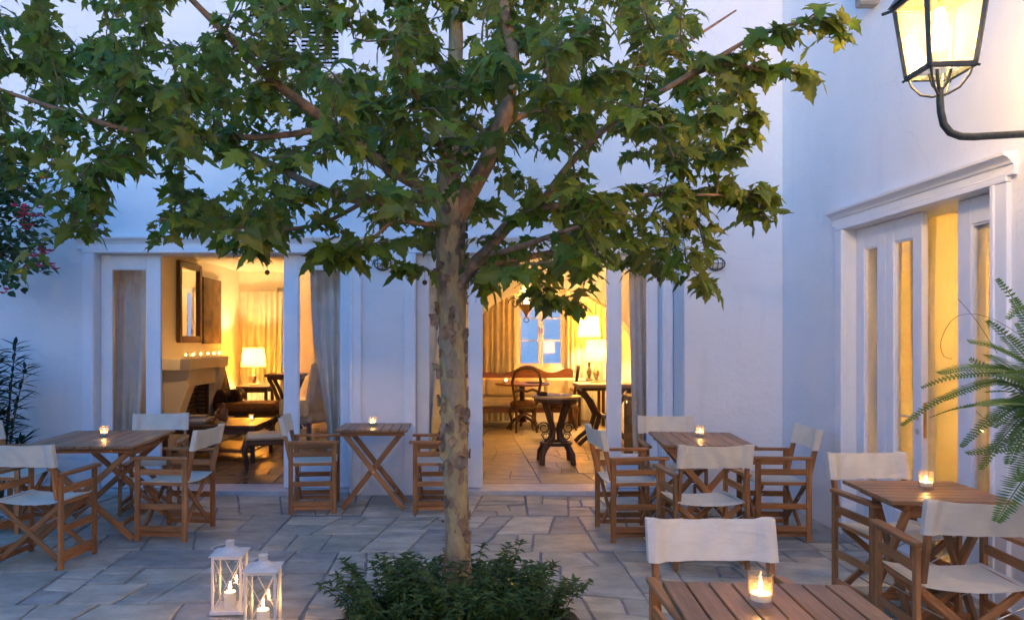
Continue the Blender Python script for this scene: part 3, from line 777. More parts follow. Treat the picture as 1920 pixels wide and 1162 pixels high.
chair0 = make_chair(); used = [False]
def chair(x, y, face, label):
    """face: heading of the chair's front in degrees, 0 = +y, 90 = -x"""
    c = chair0 if not used[0] else copy_tree(chair0); used[0] = True
    c.location = (x, y, .002); c.rotation_euler = (0, 0, R(face)); c['label'] = label
    return c
cc = 'folding teak chair with white canvas '
chair(-2.93, 5.24, -6, cc + 'seen from behind, beside tall oleander end of long table')
chair(-3.72, 6.18, -92, cc + 'at oleander end of long table, sideways on')
chair(-2.80, 6.78, 190, cc + 'behind long table, backed against glazed door of the lounge')
chair(-2.29, 5.97, 84, cc + 'sideways at long table, before lounge doorway')
chair(-1.36, 6.87, -84, cc + 'between open lounge door and small bistro table, facing table')
chair(-.235, 6.87, 90, cc + 'half hidden behind the tree trunk, facing small bistro table')
chair(1.32, 5.95, -86, cc + 'in front of salon doorway, sideways to four-seat table')
chair(1.66, 5.20, 2, cc + 'seen from behind at four-seat table')
chair(1.83, 6.54, 177, cc + 'behind four-seat table under the round wall lamp')
chair(2.48, 5.98, 86, cc + 'sideways between four-seat table and corner of the side house')
chair(.965, 2.63, 181, cc + 'with warm-lit backrest, tucked under table with large candle glass')
chair(2.50, 4.33, 183, cc + 'beside folding door of side house, behind square table')
chair(2.285, 3.49, -6, cc + 'under the hanging fern fronds, seen from behind')

def make_table(w, d, nslat, label, x, y, rz, legx=True, name='folding_table', h=.74):
    """slats run along local y; X-legs cross in local x-z"""
    t = thing(name, label, 'table', (x, y, .002), R(rz), 'folding slatted teak tables')
    gap = .006; sw = (w - gap * (nslat - 1)) / nslat
    for i in range(nslat):
        cx = -w / 2 + sw / 2 + i * (sw + gap)
        bar('slat', (cx, -d / 2, h - .011), (cx, d / 2, h - .011), sw, .022, 'teak_top', t, bevel=.003)
    yb = d / 2 - .09
    for s in (-1, 1):
        bar('batten', (-w / 2 + .03, s * yb, h - .022 - .0205), (w / 2 - .03, s * yb, h - .022 - .0205), .026, .040, 'teak', t)
    lx = w / 2 - .045
    zb = h - .062
    for s in (-1, 1):
        bar('leg', (-lx + .02, s * (yb - .026), zb + .012), (lx, s * (yb - .026), .012), .046, .024, 'teak', t, up=(0, 1, 0))
        bar('leg', (lx - .02, s * (yb - .054), zb + .012), (-lx, s * (yb - .054), .012), .046, .024, 'teak', t, up=(0, 1, 0))
        pv_ = MB().tube([(.01, s * (yb - .012), .345), (.01, s * (yb - .068), .345)], .008, 8); obj('pivot_bolt', pv_, 'steel', t)
    for (xa, z, yy) in ((lx - .085, .12, yb - .014), (-lx + .085, .12, yb - .042), (lx - .045, zb - .02, yb - .042), (-lx + .045, zb - .02, yb - .014)):
        bar('stretcher', (xa, -yy + .024, z), (xa, yy - .024, z), .022, .040, 'teak', t)
    return t
tb = 'slatted teak folding table '
make_table(.86, 1.02, 8, 'long ' + tb + 'with small candle, by the lounge door', -2.965, 6.14, 4)
make_table(.645, .56, 8, 'small ' + tb + 'with crossed legs against the white pier', -.82, 6.94, 0)
make_table(.69, .86, 8, 'four-seat ' + tb + 'with candle, by salon doorway', 1.93, 6.10, -6)
make_table(.60, .64, 8, 'square ' + tb + 'carrying the large candle glass', .945, 2.165, -4)
make_table(.56, .61, 7, 'square ' + tb + 'between two chairs beside the folding door', 2.47, 4.0, 86)

def make_votive():
    t = thing('votive_candle', 'x', 'candle', group='glass candle holders on the tables')
    r, h = .036, .098
    prof = [(.001, 0), (r - .002, 0), (r, .004), (r + .001, h), (r - .0005, h + .001), (r - .002, h), (r - .004, .018), (.001, .016)]
    obj('glass', MB().lathe(prof, 28), 'cup', t, smooth=True)
    obj('wax', MB().lathe([(.001, .0165), (r - .0055, .0185), (r - .0052, .040), (.012, .0385), (.001, .0385)], 24), 'wax', t, smooth=True)
    obj('wick', MB().tube([(0, 0, .036), (.001, 0, .046)], .0012, 6), 'wick', t)
    fl_ = [(.0005, .0425), (.0034, .0450), (.0050, .0495), (.0044, .0560), (.0026, .0630), (.0004, .0700)]
    obj('flame', MB().lathe(fl_, 12), 'flame', t, smooth=True)
    return t
vot0 = make_votive(); vused = [False]
def votive(x, y, z, label, k=1.0):
    c = vot0 if not vused[0] else copy_tree(vot0); vused[0] = True
    c.location = (x, y, z); c.scale = (k, k, k); c['label'] = label; return c
TZ = .742
votive(-2.98, 6.20, TZ, 'small lit candle in glass on long teak table', .92)
votive(-.84, 6.96, TZ, 'small lit candle in glass on small bistro table', .95)
votive(1.97, 6.20, TZ, 'small lit candle in glass on four-seat table', .95)
votive(.905, 2.27, TZ, 'largest lit candle glass, on foreground slatted table', .98)
votive(2.50, 4.03, TZ, 'lit candle glass on square table beside folding door', 1.0)

# white metal candle lanterns on the paving
def make_lantern(label, x, y, rz, s=1.0):
    t = thing('candle_lantern', label, 'lantern', (x, y, .003), rz, 'white metal candle lanterns')
    w, h = .155, .325
    obj('base', MB().box((0, 0, .010), (w + .03, w + .03, .020)), 'metalwhite', t, bevel=.003)
    for sx in (-1, 1):
        for sy in (-1, 1):
            bar('post', (sx * w / 2, sy * w / 2, .018), (sx * w / 2, sy * w / 2, h), .012, .012, 'metalwhite', t, bevel=.001)
    for k in range(4):
        rot = Matrix.Rotation(k * math.pi / 2, 4, 'Z')
        f = lambda a: rot @ Vector(a)
        bar('top_rail', f((-w / 2 + .006, -w / 2, h - .008)), f((w / 2 - .006, -w / 2, h - .008)), .010, .016, 'metalwhite', t, bevel=.001)
        for sgn in (-1, 1):
            br = MB().tube([f((-sgn * (w / 2 - .006), -w / 2 - .004 + .004 * (sgn > 0), .030)), f((sgn * (w / 2 - .006), -w / 2 - .004 + .004 * (sgn > 0), h - .018))], .0022, 6)
            obj('brace', br, 'metalwhite', t)
        gl = MB(); P = [f((-w / 2 + .006, -w / 2 + .003, .021)), f((w / 2 - .006, -w / 2 + .003, .021)), f((w / 2 - .006, -w / 2 + .003, h - .017)), f((-w / 2 + .006, -w / 2 + .003, h - .017))]
        P2 = [p + (rot @ Vector((0, .002, 0))) for p in P]
        gl.add(P + P2, [(0, 1, 2, 3), (7, 6, 5, 4), (0, 4, 5, 1), (1, 5, 6, 2), (2, 6, 7, 3), (3, 7, 4, 0)]); obj('pane', gl, 'pane', t)
    # lid: low pyramid plate, dome and pierced chimney
    lw_ = w / 2 + .018; lid = MB(); zz = h
    lid.add([(-lw_, -lw_, zz), (lw_, -lw_, zz), (lw_, lw_, zz), (-lw_, lw_, zz), (-lw_, -lw_, zz + .005), (lw_, -lw_, zz + .005), (lw_, lw_, zz + .005), (-lw_, lw_, zz + .005), (-.04, -.04, zz + .018), (.04, -.04, zz + .018), (.04, .04, zz + .018), (-.04, .04, zz + .018)],
            [(3, 2, 1, 0), (0, 1, 5, 4), (1, 2, 6, 5), (2, 3, 7, 6), (3, 0, 4, 7), (4, 5, 9, 8), (5, 6, 10, 9), (6, 7, 11, 10), (7, 4, 8, 11), (8, 9, 10, 11)])
    ld = obj('lid', lid, 'metalwhite', t, bevel=.001)
    ld2 = MB().lathe([(.060, zz + .010), (.052, zz + .022), (.034, zz + .034), (.026, zz + .038), (.001, zz + .039)], 24); obj('dome', ld2, 'metalwhite', ld, smooth=True)
    ch = MB()
    for k in range(14):
        for sg in (-1, 1):
            a0 = 2 * math.pi * k / 14; a1 = a0 + sg * .9
            ch.tube([(.022 * math.cos(a0 + (a1 - a0) * q), .022 * math.sin(a0 + (a1 - a0) * q), zz + .036 + .03 * q) for q in (0, .34, .67, 1)], .0018, 4)
    for zq in (.037, .066): ch.lathe([(.0205, zz + zq), (.024, zz + zq), (.024, zz + zq + .003), (.0205, zz + zq + .003)], 20, closed=True)
    ch.lathe([(.001, zz + .068), (.026, zz + .068), (.026, zz + .071), (.001, zz + .071)], 20)
    obj('chimney', ch, 'metalwhite', ld)
    hd = MB().tube([(lw_ * .9 * -1 + .02, .06 * math.cos(q), zz + .022) if False else (-.028 - .078 * math.sin(q), .060 * math.cos(q), zz + .036 - .006 * math.sin(q)) for q in [math.pi * k / 14 for k in range(15)]], .0020, 6)
    hd.tube([(-.028, .060, zz + .036), (.0, .024, zz + .045)], .002, 6); hd.tube([(-.028, -.060, zz + .036), (.0, -.024, zz + .045)], .002, 6)
    obj('handle', hd, 'metalwhite', ld)
    c = obj('candle', MB().lathe([(.001, .0195), (.033, .0195), (.0335, .10), (.030, .104), (.012, .100), (.001, .0995)], 24), 'wax', t, smooth=True)
    obj('wick', MB().tube([(0, 0, .098), (.001, 0, .112)], .0014, 6), 'wick', c)
    k = .9; fl_ = [(.0005, .106), (.0042 * k, .112), (.0062 * k, .121), (.0052 * k, .133), (.0028 * k, .148), (.0004, .160)]
    obj('flame', MB().lathe(fl_, 12), 'flame', c, smooth=True)
    return t
make_lantern('white metal candle lantern with crossed braces, farther of the pair from the shrub', -1.335, 4.28, R(3))
make_lantern('white metal candle lantern with crossed braces, next to the shrub', -1.07, 4.00, R(3))

# big street lantern on its bracket
def street_lantern(label, lx, ly, L, rz0, energy, rz):
    zb, zt = 2.84, 3.20
    t = thing('wall_lantern', label, 'lantern', (lx, ly, 0), rz0, 'iron wall lanterns')
    rot = Matrix.Rotation(rz, 3, 'Z')
    wb, wt = .102, .140           # half widths at bottom and top
    cb = [rot @ Vector((sx * wb, sy * wb, zb)) for sx, sy in ((-1, -1), (1, -1), (1, 1), (-1, 1))]
    ct = [rot @ Vector((sx * wt, sy * wt, zt)) for sx, sy in ((-1, -1), (1, -1), (1, 1), (-1, 1))]
    for i in range(4):
        bar('corner_post', cb[i], ct[i], .022, .022, 'iron', t, up=rot @ Vector((1, 1, 0)))
        j = (i + 1) % 4
        bar('bottom_rail', cb[i], cb[j], .020, .024, 'iron', t); bar('top_rail', ct[i], ct[j], .022, .026, 'iron', t)
        gl = MB(); n_ = (cb[i] + cb[j]) / 2; n_.z = 0; n_ = n_.normalized() * .002
        P = [cb[i], cb[j], ct[j], ct[i]]
        gl.add([p + n_ for p in P] + [p - n_ for p in P], [(0, 1, 2, 3), (7, 6, 5, 4), (0, 4, 5, 1), (1, 5, 6, 2), (2, 6, 7, 3), (3, 7, 4, 0)]); obj('glass_panel', gl, 'lamp_glass', t)
        ft = MB().tube([cb[i] * 1.0 + Vector((0, 0, -.002)), cb[i] + (cb[i] - Vector((0, 0, zb))).normalized() * .020 + Vector((0, 0, -.012))], .006, 8); obj('foot_knob', ft, 'iron', t)
        ft = MB().tube([ct[i], ct[i] + (ct[i] - Vector((0, 0, zt))).normalized() * .06 + Vector((0, 0, -.004))], .008, 8); obj('corner_spike', ft, 'iron', t)
        # curved stays below
        c = cb[i] * .92; c.z = zb - .01
        pts = [c, Vector((c.x * .92, c.y * .92, zb - .045)), Vector((c.x * .62, c.y * .62, zb - .095)), Vector((c.x * .25, c.y * .25, zb - .115)), Vector((0, 0, zb - .115))]
        obj('stay', MB().tube(pts, .006, 8), 'iron', t, smooth=True)
    fl_ = MB(); fl_.add([p + Vector((0, 0, .004)) for p in cb] + [p + Vector((0, 0, .008)) for p in cb], [(3, 2, 1, 0), (4, 5, 6, 7)]); obj('floor_plate', fl_, 'pane', t)
    rf = MB(); wr = .165; zr = zt + .012
    c0 = [rot @ Vector((sx * wr, sy * wr, zr)) for sx, sy in ((-1, -1), (1, -1), (1, 1), (-1, 1))]; c1 = [rot @ Vector((sx * .07, sy * .07, zr + .16)) for sx, sy in ((-1, -1), (1, -1), (1, 1), (-1, 1))]
    rf.add(c0 + c1, [(3, 2, 1, 0), (0, 1, 5, 4), (1, 2, 6, 5), (2, 3, 7, 6), (3, 0, 4, 7), (4, 5, 6, 7)]); roof = obj('roof', rf, 'iron', t)
    obj('finial', MB().lathe([(.06, zr + .16), (.075, zr + .20), (.05, zr + .25), (.02, zr + .28), (.001, zr + .34)], 16), 'iron', roof, smooth=True)
    # bracket: vertical stem bending into a horizontal arm to the wall
    za = 2.525
    pts = [(0, 0, zb - .08), (0, 0, zb - .14), (.004, 0, za + .12), (.018, 0, za + .06), (.05, 0, za + .02), (.10, 0, za + .002), (.16, 0, za), (L * .5, 0, za + .012), (L + .01, 0, za + .03)]
    obj('bracket_arm', MB().tube(pts, [.016, .017, .017, .018, .018, .018, .018, .018, .018], 12), 'iron', t, smooth=True)
    inner = MB()
    for k in range(4):
        a = math.pi / 4 + k * math.pi / 2 + rz
        inner.tube([(0, 0, zb - .10), (.03 * math.cos(a), .03 * math.sin(a), zb - .06), (.045 * math.cos(a), .045 * math.sin(a), zb)], .008, 8)
    obj('cradle', inner, 'iron', t, smooth=True)
    obj('wall_plate', MB().tube([(L - .012, 0, za + .03), (L, 0, za + .03)], .06, 16), 'iron', t)
    bl = obj('bulb', MB().lathe([(.001, zb + .10), (.030, zb + .115), (.045, zb + .16), (.040, zb + .20), (.022, zb + .24), (.018, zb + .30), (.001, zb + .30)], 20), 'bulb', t, smooth=True)
    obj('lamp_rod', MB().tube([(0, 0, zb + .29), (0, 0, zr + .02)], .012, 10), 'iron', t)
    point_light(t, (0, 0, zb + .16), energy, (1.0, .62, .26), .06)
    return t
street_lantern('lit black iron lantern on bent bracket, over the fern beside the folding door', 2.30, 3.60, XR - 2.30, 0, 9, R(-3))
street_lantern('lit black iron lantern added out of view on the side house wall for warm light', 2.30, .70, XR - 2.30, 0, 24, R(-3))  # unseen copy, added to throw warm light on chairs and trunk
street_lantern('lit black iron lantern added out of view on the courtyard wall for warm light', -1.4, -2.5, .75, R(-90), 50, R(45))  # second unseen copy, added as warm fill from behind the viewpoint

# round caged bulkhead lamps on the wall (unlit)
def bulkhead(x, y, z, label):
    t = thing('bulkhead_lamp', label, 'wall lamp', (x, y, z), 0, 'round caged wall lamps')
    obj('backplate', MB().tube([(0, 0, 0), (0, -.02, 0)], .075, 24).v and MB().tube([(0, -.001, 0), (0, -.02, 0)], .07, 24), 'cage', t)
    gp = MB(); 
    prof = []
    n = 20
    for i in range(7):
        a = math.pi / 2 * i / 6; prof.append((.068 * math.cos(a), .055 * math.sin(a)))
    V = []
    for (r, d) in prof:
        for k in range(n): V.append((1.12 * r * math.cos(2 * math.pi * k / n), -.02 - d, .72 * r * math.sin(2 * math.pi * k / n)))
    gp.add(V, [(i * n + k, i * n + (k + 1) % n, (i + 1) * n + (k + 1) % n, (i + 1) * n + k) for i in range(6) for k in range(n)])
    obj('glass_dome', gp, 'wax', t, smooth=True)
    cg = MB()
    for u in (-.045, 0, .045):
        cg.tube([(u, -.02 - .064 * math.sin(a) * (1 - (u / .1) ** 2) ** .5, .056 * math.cos(a)) for a in [math.pi * k / 10 for k in range(11)]], .004, 6)
    cg.tube([(.084 * math.cos(a), -.02 - .066 * math.sin(a), 0) for a in [math.pi * k / 12 for k in range(13)]], .004, 6)
    cg.tube([(.084 * math.cos(a), -.024, .058 * math.sin(a)) for a in [2 * math.pi * k / 20 for k in range(21)]], .006, 6)
    obj('cage', cg, 'cage', t)
bulkhead(2.40, YB - .368, 2.265, 'round caged wall lamp on plain white wall near the house corner')
bulkhead(-.80, YB, 2.30, 'round caged wall lamp on white pier between the two openings')

# ================================================================== INDOORS
def curtain(name, label, x0t, x1t, x0b, x1b, y, z0, z1, folds, mat, amp=.035, tie=None, rz=0, loc=None, cat='curtain', group=None):
    nu, nv = folds * 10, 14; V = []
    for side in (0, 1):
        for j in range(nv + 1):
            f = j / nv; z = z1 + (z0 - z1) * f
            if tie and f > .3:
                g_ = min(1, abs(f - tie) / .45) ** 1.2; a = .45 + .55 * g_
            else: a = 1
            xa, xb = x0t + (x0b - x0t) * f ** 1.5, x1t + (x1b - x1t) * f ** 1.5
            cx_ = (xa + xb) / 2
            for i in range(nu + 1):
                u = i / nu; ph_ = u * folds * 2 * math.pi
                x = cx_ + (xa + (xb - xa) * u - cx_) * a
                V.append((x + .01 * math.sin(ph_ * .5 + f * 2), (side * .006) + amp * math.sin(ph_ + .6 * math.sin(3 * u)) * (.6 + .5 * f) + .012 * math.sin(u * 7 + f * 4), z))
    off = (nu + 1) * (nv + 1); Fq = []
    for j in range(nv):
        for i in range(nu):
            a = j * (nu + 1) + i; Fq += [(a, a + 1, a + nu + 2, a + nu + 1), (off + a, off + a + nu + 1, off + a + nu + 2, off + a + 1)]
    bdr = list(range(nu)) + [j * (nu + 1) + nu for j in range(nv)] + [nv * (nu + 1) + nu - i for i in range(nu)] + [(nv - j) * (nu + 1) for j in range(nv)]
    for k in range(len(bdr)):
        a, b = bdr[k], bdr[(k + 1) % len(bdr)]; Fq.append((a, b, off + b, off + a))
    mb = MB(); mb.add(V, Fq)
    o = obj(name, mb, mat, None, smooth=True, loc=loc or (0, y, 0), rot=(0, 0, rz)); return tag(o, label, cat, group)
yc_ = YI + .12
curtain('curtain', 'grey linen curtain behind lounge door pane beside the sconce', -3.70, -3.36, -3.70, -3.48, yc_, ZF + .01, 2.36, 4, 'curtain')
curtain('curtain', 'grey linen curtain tied back behind lounge door pane by bistro table', -1.62, -1.16, -1.52, -1.16, yc_, ZF + .01, 2.36, 5, 'curtain', tie=.8)
curtain('curtain', 'linen curtain behind salon door pane next to the tree trunk', -.50, -.22, -.52, -.36, yc_, ZF + .01, 2.36, 3, 'curtain')
curtain('curtain', 'grey linen curtain behind salon door pane beside plain wall', 1.76, 2.02, 1.80, 2.06, yc_, ZF + .01, 2.36, 4, 'curtain')
curtain('curtain', 'cream curtain glowing behind the lounge table lamp', -4.08, -3.30, -4.12, -3.36, YE - .10, ZF + .02, 2.42, 8, 'curtain_cream', amp=.03)
curtain('curtain', 'cream curtain beside rear lounge window, behind tied-back curtain', -2.74, -2.3, -2.74, -2.3, YE - .10, ZF + .02, 2.42, 5, 'curtain_cream', amp=.03)
curtain('curtain', 'cream curtain hanging left of the salon casement window', .05, .97, .05, .97, YE - .10, ZF + .02, 2.55, 9, 'curtain_cream', amp=.03)
curtain('curtain', 'cream curtain lit by lamps, right of the salon window', 1.92, 2.75, 1.92, 2.75, YE - .10, ZF + .02, 2.55, 8, 'curtain_cream', amp=.03)
curtain('curtain', 'cream curtain inside the open folding door', -.16, .16, -.14, .10, 0, ZF + .01, 2.55, 3, 'curtain_cream', amp=.03, rz=R(90), loc=(3.46, 5.60, 0))
curtain('curtain', 'cream curtain behind closed leaf of the folding door', -.24, .24, -.22, .22, 0, ZF + .01, 2.55, 4, 'curtain_cream', amp=.025, rz=R(90), loc=(3.46, 6.10, 0))

def table_lamp(x, y, z, label, rs=.20, hs=.34, hb=.34, energy=30, square=False):
    t = thing('table_lamp', label, 'lamp', (x, y, z), 0)
    b = hb
    obj('base', MB().lathe([(.001, 0), (.085, 0), (.085, .018), (.05, .03), (.022, .05), (.035, .09), (.052, .15), (.03, .20), (.016, .24), (.024, .27), (.012, b), (.001, b)], 24), 'ceramic', t, smooth=True)
    n = 40; V = []
    for (r, zz) in ((rs, b), (rs * .82, b + hs), (rs * .82 - .003, b + hs), (rs - .003, b)):
        for k in range(n):
            a = 2 * math.pi * k / n; q = r * (1 + .008 * (-1) ** k); V.append((q * math.cos(a), q * math.sin(a), zz))
    s = MB(); s.add(V, [(i * n + k, i * n + (k + 1) % n, ((i + 1) % 4) * n + (k + 1) % n, ((i + 1) % 4) * n + k) for i in range(4) for k in range(n)])
    obj('lamp_shade', s, 'shade', t, smooth=True)
    for (r, zz) in ((rs, b), (rs * .82, b + hs)): obj('shade_rim', MB().lathe([(r - .004, zz - .003), (r + .003, zz - .003), (r + .003, zz + .004), (r - .004, zz + .004)], 32, closed=True), 'brass', t)
    obj('spider', MB().tube([(0, 0, b - .01), (0, 0, b + hs * .35)], .008, 8).tube([(-rs * .9, 0, b + .01), (rs * .9, 0, b + .01)], .003, 6), 'brass', t)
    point_light(t, (0, 0, b + hs * .48), energy, WARM, .04)
    return t

def leg_table(name, label, x, y, z, w, d, h, mat, rz=0, shelf=None, leg=.05, top=.04, cat='table'):
    t = thing(name, label, cat, (x, y, z), R(rz))
    obj('top', MB().box((0, 0, h - top / 2), (w, d, top)), mat, t, bevel=.006)
    obj('apron', MB().box((0, 0, h - top - .035), (w - .10, d - .10, .068)), mat, t)
    for sx in (-1, 1):
        for sy in (-1, 1): bar('leg', (sx * (w / 2 - .04), sy * (d / 2 - .04), 0), (sx * (w / 2 - .04), sy * (d / 2 - .04), h - top), leg, leg, mat, t)
    if shelf: obj('shelf', MB().box((0, 0, shelf), (w - .08, d - .08, .03)), mat, t, bevel=.004)
    return t

# --- lounge
ZI = ZF + .002
tbl = leg_table('side_table', 'dark wood side table carrying the lounge lamp', -3.62, 13.05, ZI, .55, .5, .70, 'darkwood')
table_lamp(-3.66, 13.05, ZI + .701, 'lit table lamp with pleated shade in the lounge', .21, .33, .33, 11)
cof = leg_table('coffee_table', 'low dark wood coffee table with lower shelf in the lounge', -3.10, 9.55, ZI, 1.15, .95, .46, 'darkwood', 0, shelf=.14)
for k, (w, d, mm) in enumerate(((.36, .27, 'bookc'), (.34, .25, 'paper'), (.30, .23, 'bookc'))):
    tag(obj('book', MB().box((0, 0, .016), (w, d, .032)), mm, None, bevel=.003, loc=(-3.36, 9.35, ZI + .461 + k * .0325), rot=(0, 0, .1 * k)), ['bottom book of the stack on coffee table', 'middle pale book of the stack on coffee table', 'top book of the stack on coffee table'][k], 'book', 'books on the coffee table')
fg = MB()
fg.tube([(0, 0, .03), (0, .005, .09), (.005, .0, .15), (.0, -.012, .19)], [.055, .05, .052, .022], 14); fg.lathe([(.001, .185), (.022, .195), (.028, .218), (.024, .24), (.001, .252)], 14, (0, -.016, 0))
for s in (-1, 1):
    fg.tube([(s * .03, 0, .03), (-.06 + s * .01, -.05 * s - .05, .10), (-.12, -.04 + s * .03, .015)], [.032, .026, .017], 10)
    fg.tube([(s * .05, 0, .165), (s * .06 - .03, -.02, .11), (-.09, -.03 * s, .085)], [.020, .016, .011], 8)
tag(obj('figurine', fg, 'figure', None, smooth=True, loc=(-3.02, 9.42, ZI + .461 + .002)), 'small brown figurine of a seated figure on coffee table', 'figurine')
votive(-2.72, 9.6, ZI + .461, 'lit candle glass near the edge of coffee table', .9)
# footstool with curved legs
def footstool(x, y, label, w=.5, d=.42, h=.40, fab='creamfab', rz=0):
    t = thing('footstool', label, 'footstool', (x, y, ZI), R(rz))
    obj('seat_frame', MB().box((0, 0, h - .07), (w, d, .06)), 'darkwood', t, bevel=.015)
    obj('cushion', MB().box((0, 0, h - .01), (w - .04, d - .04, .06)), fab, t, bevel=.022)
    for sx in (-1, 1):
        for sy in (-1, 1):
            X_, Y_ = sx * (w / 2 - .03), sy * (d / 2 - .03)
            obj('leg', MB().tube([(X_, Y_, h - .06), (X_ + sx * .028, Y_ + sy * .02, h * .66), (X_ + sx * .018, Y_ + sy * .012, h * .36), (X_ - sx * .002, Y_, .06), (X_ + sx * .012, Y_ + sy * .012, .0)], [.035, .034, .022, .014, .018], 10), 'darkwood', t, smooth=True)
    return t
footstool(-2.24, 8.55, 'curved dark wood footstool in the open lounge doorway', .5, .42, .42, 'creamfab', 15)
footstool(-.04, 8.92, 'padded footstool with turned legs just inside salon doorway', .5, .46, .46, 'darkfab')
# chaise longue
ch = thing('chaise_longue', 'brown upholstered chaise longue with bolsters beside the fireplace', 'sofa', (-3.42, 12.0, ZI))
obj('seat', MB().box((.02, 0, .42), (.98, .78, .17)), 'brownfab', ch, bevel=.06)
obj('seat_frame', MB().box((0, 0, .29), (1.04, .80, .09)), 'darkwood', ch, bevel=.02)
obj('backrest', MB().box((-.50, .05, .72), (.12, .74, .62), Matrix.Rotation(R(-14), 3, 'Y')), 'darkfab', ch, bevel=.05)
for yy in (-.12, .16): obj('bolster', MB().tube([(-.34 + yy * .4, yy - .2, .60), (-.34 + yy * .4, yy + .2, .60)], .11, 18), 'darkfab', ch, bevel=.03)
for sx in (-1, 1):
    for sy in (-1, 1): obj('leg', MB().lathe([(.03, .25), (.038, .20), (.02, .15), (.028, .08), (.016, .03), (.02, 0)], 12, (sx * .46, sy * .34, 0)), 'darkwood', ch, smooth=True)
for sy in (-1, 1): obj('back_post', MB().lathe([(.025, .3), (.025, .85), (.034, .90), (.02, .96), (.030, 1.02), (.001, 1.07)], 12, (-.56, sy * .40, 0)), 'darkwood', ch, smooth=True)
# curved pedestal table
def curved_table(name, label, x, y, w, d, h, topmat='darkwood', rz=0, top=.05):
    t = thing(name, label, 'table', (x, y, ZI), R(rz))
    obj('top', MB().box((0, 0, h - top / 2), (w, d, top)), topmat, t, bevel=.008)
    obj('top_frame', MB().box((0, 0, h - top - .022), (w - .08, d - .08, .042)), 'darkwood', t)
    for sx in (-1, 1):
        pts = [(sx * (w / 2 - .06), 0, h - top - .04), (sx * w * .26, 0, h * .72), (sx * w * .12, 0, h * .48), (sx * w * .20, 0, h * .24), (sx * w * .40, 0, h * .10), (sx * w * .48, 0, .02)]
        for sy in (-1, 1):
            obj('leg', MB().tube([(px, sy * (d * .30), pz) for px, _, pz in pts], [.035, .032, .04, .036, .032, .03], 10), 'darkwood', t, smooth=True)
    obj('stretcher', MB().tube([(0, -d * .3, h * .47), (0, d * .3, h * .47)], .025, 10), 'darkwood', t)
    return t
curved_table('pedestal_table', 'tall dark table on curved legs by the lounge doorway edge', -2.98, 12.6, .62, .5, .93)
votive(-2.98, 12.5, ZI + .931, 'small lit candle on tall dark table in the lounge', 1.1)
# wing chair behind the pane
wc = thing('wing_chair', 'pale upholstered wing chair behind lounge door pane', 'chair', (-2.25, 10.9, ZI), R(60))
obj('seat', MB().box((0, 0, .40), (.62, .60, .18)), 'creamfab', wc, bevel=.05); obj('backrest', MB().box((0, -.28, .82), (.62, .14, .72), Matrix.Rotation(R(10), 3, 'X')), 'creamfab', wc, bevel=.05)
for s in (-1, 1):
    obj('arm', MB().box((s * .33, -.02, .52), (.12, .55, .26)), 'creamfab', wc, bevel=.05)
    for sy in (-1, 1): bar('leg', (s * .26, sy * .24, 0), (s * .26, sy * .24, .33), .045, .045, 'darkwood', wc)
# fireplace with mantel shelf
fp = thing('fireplace', 'white plaster fireplace with projecting mantel shelf and brick hearth', 'fireplace', (XL, 11.1, ZI))
mp_ = [(0, -.95), (.30, -.95), (.40, -.80), (.40, .85), (.34, .98), (0, .98)]
obj('mantel_shelf', MB().prism(mp_, lambda u, v, d: (u, v, d), 1.085, 1.245), 'iwall', fp, bevel=.008)
for yy in (-.62, .66):
    pr_ = [(0, 0), (.20, 0), (.20, .42), (.26, .62), (.34, .84), (.37, 1.083), (0, 1.083)]
    obj('jamb', MB().prism(pr_, lambda u, v, d: (u, d, v), yy - .14, yy + .14), 'iwall', fp, bevel=.01)
obj('hood', MB().box((.15, .02, .96), (.30, .996, .24)), 'iwall', fp)
obj('hearth', MB().box((.30, .0, .16), (.60, 1.9, .32)), 'iwall', fp, bevel=.01)
bk = MB().box((0, 0, 0), (.02, .18, .055)).mesh('brick', bevel=.004); bk.materials.append(MAT['brick'])
for r_ in range(8):
    for c_ in range(5): link('brick', bk, None, fp, (.022, -.38 + c_ * .195 + (.09 if r_ % 2 else 0) - .03, .352 + r_ * .063))
for r_ in range(8): link('brick', bk, None, fp, (.11, .505, .352 + r_ * .063), (0, 0, R(90)))
for k, yy in enumerate((-.72, -.46, -.14, .16, .44, .70)):
    votive(XL + .30, 11.1 + yy, ZI + 1.246, 'one of the small lit candles lined along the mantel shelf', .85)['group'] = 'candles along the mantel shelf'
# mirror and painting on the left wall
mr_ = thing('wall_mirror', 'tall dark framed mirror over the fireplace', 'mirror', (XL + .003, 11.25, 1.50))
mh, mw = 1.20, .92
for (cy, cz, sy, sz) in ((-mw / 2 + .05, mh / 2, .10, mh), (mw / 2 - .05, mh / 2, .10, mh), (0, .05, mw - .20, .10), (0, mh - .05, mw - .20, .10)):
    obj('frame', MB().box((.03, cy, cz), (.06, sy, sz)), 'darkwood', mr_, bevel=.012)
obj('mirror_glass', MB().box((.018, 0, mh / 2), (.012, mw - .18, mh - .18)), 'mirror', mr_)
pt = thing('painting', 'dark brown old painting hanging beside the mirror', 'painting', (XL + .003, 12.27, 1.47))
obj('panel', MB().box((.02, 0, .54), (.04, .86, 1.06)), 'picture', pt, bevel=.004)
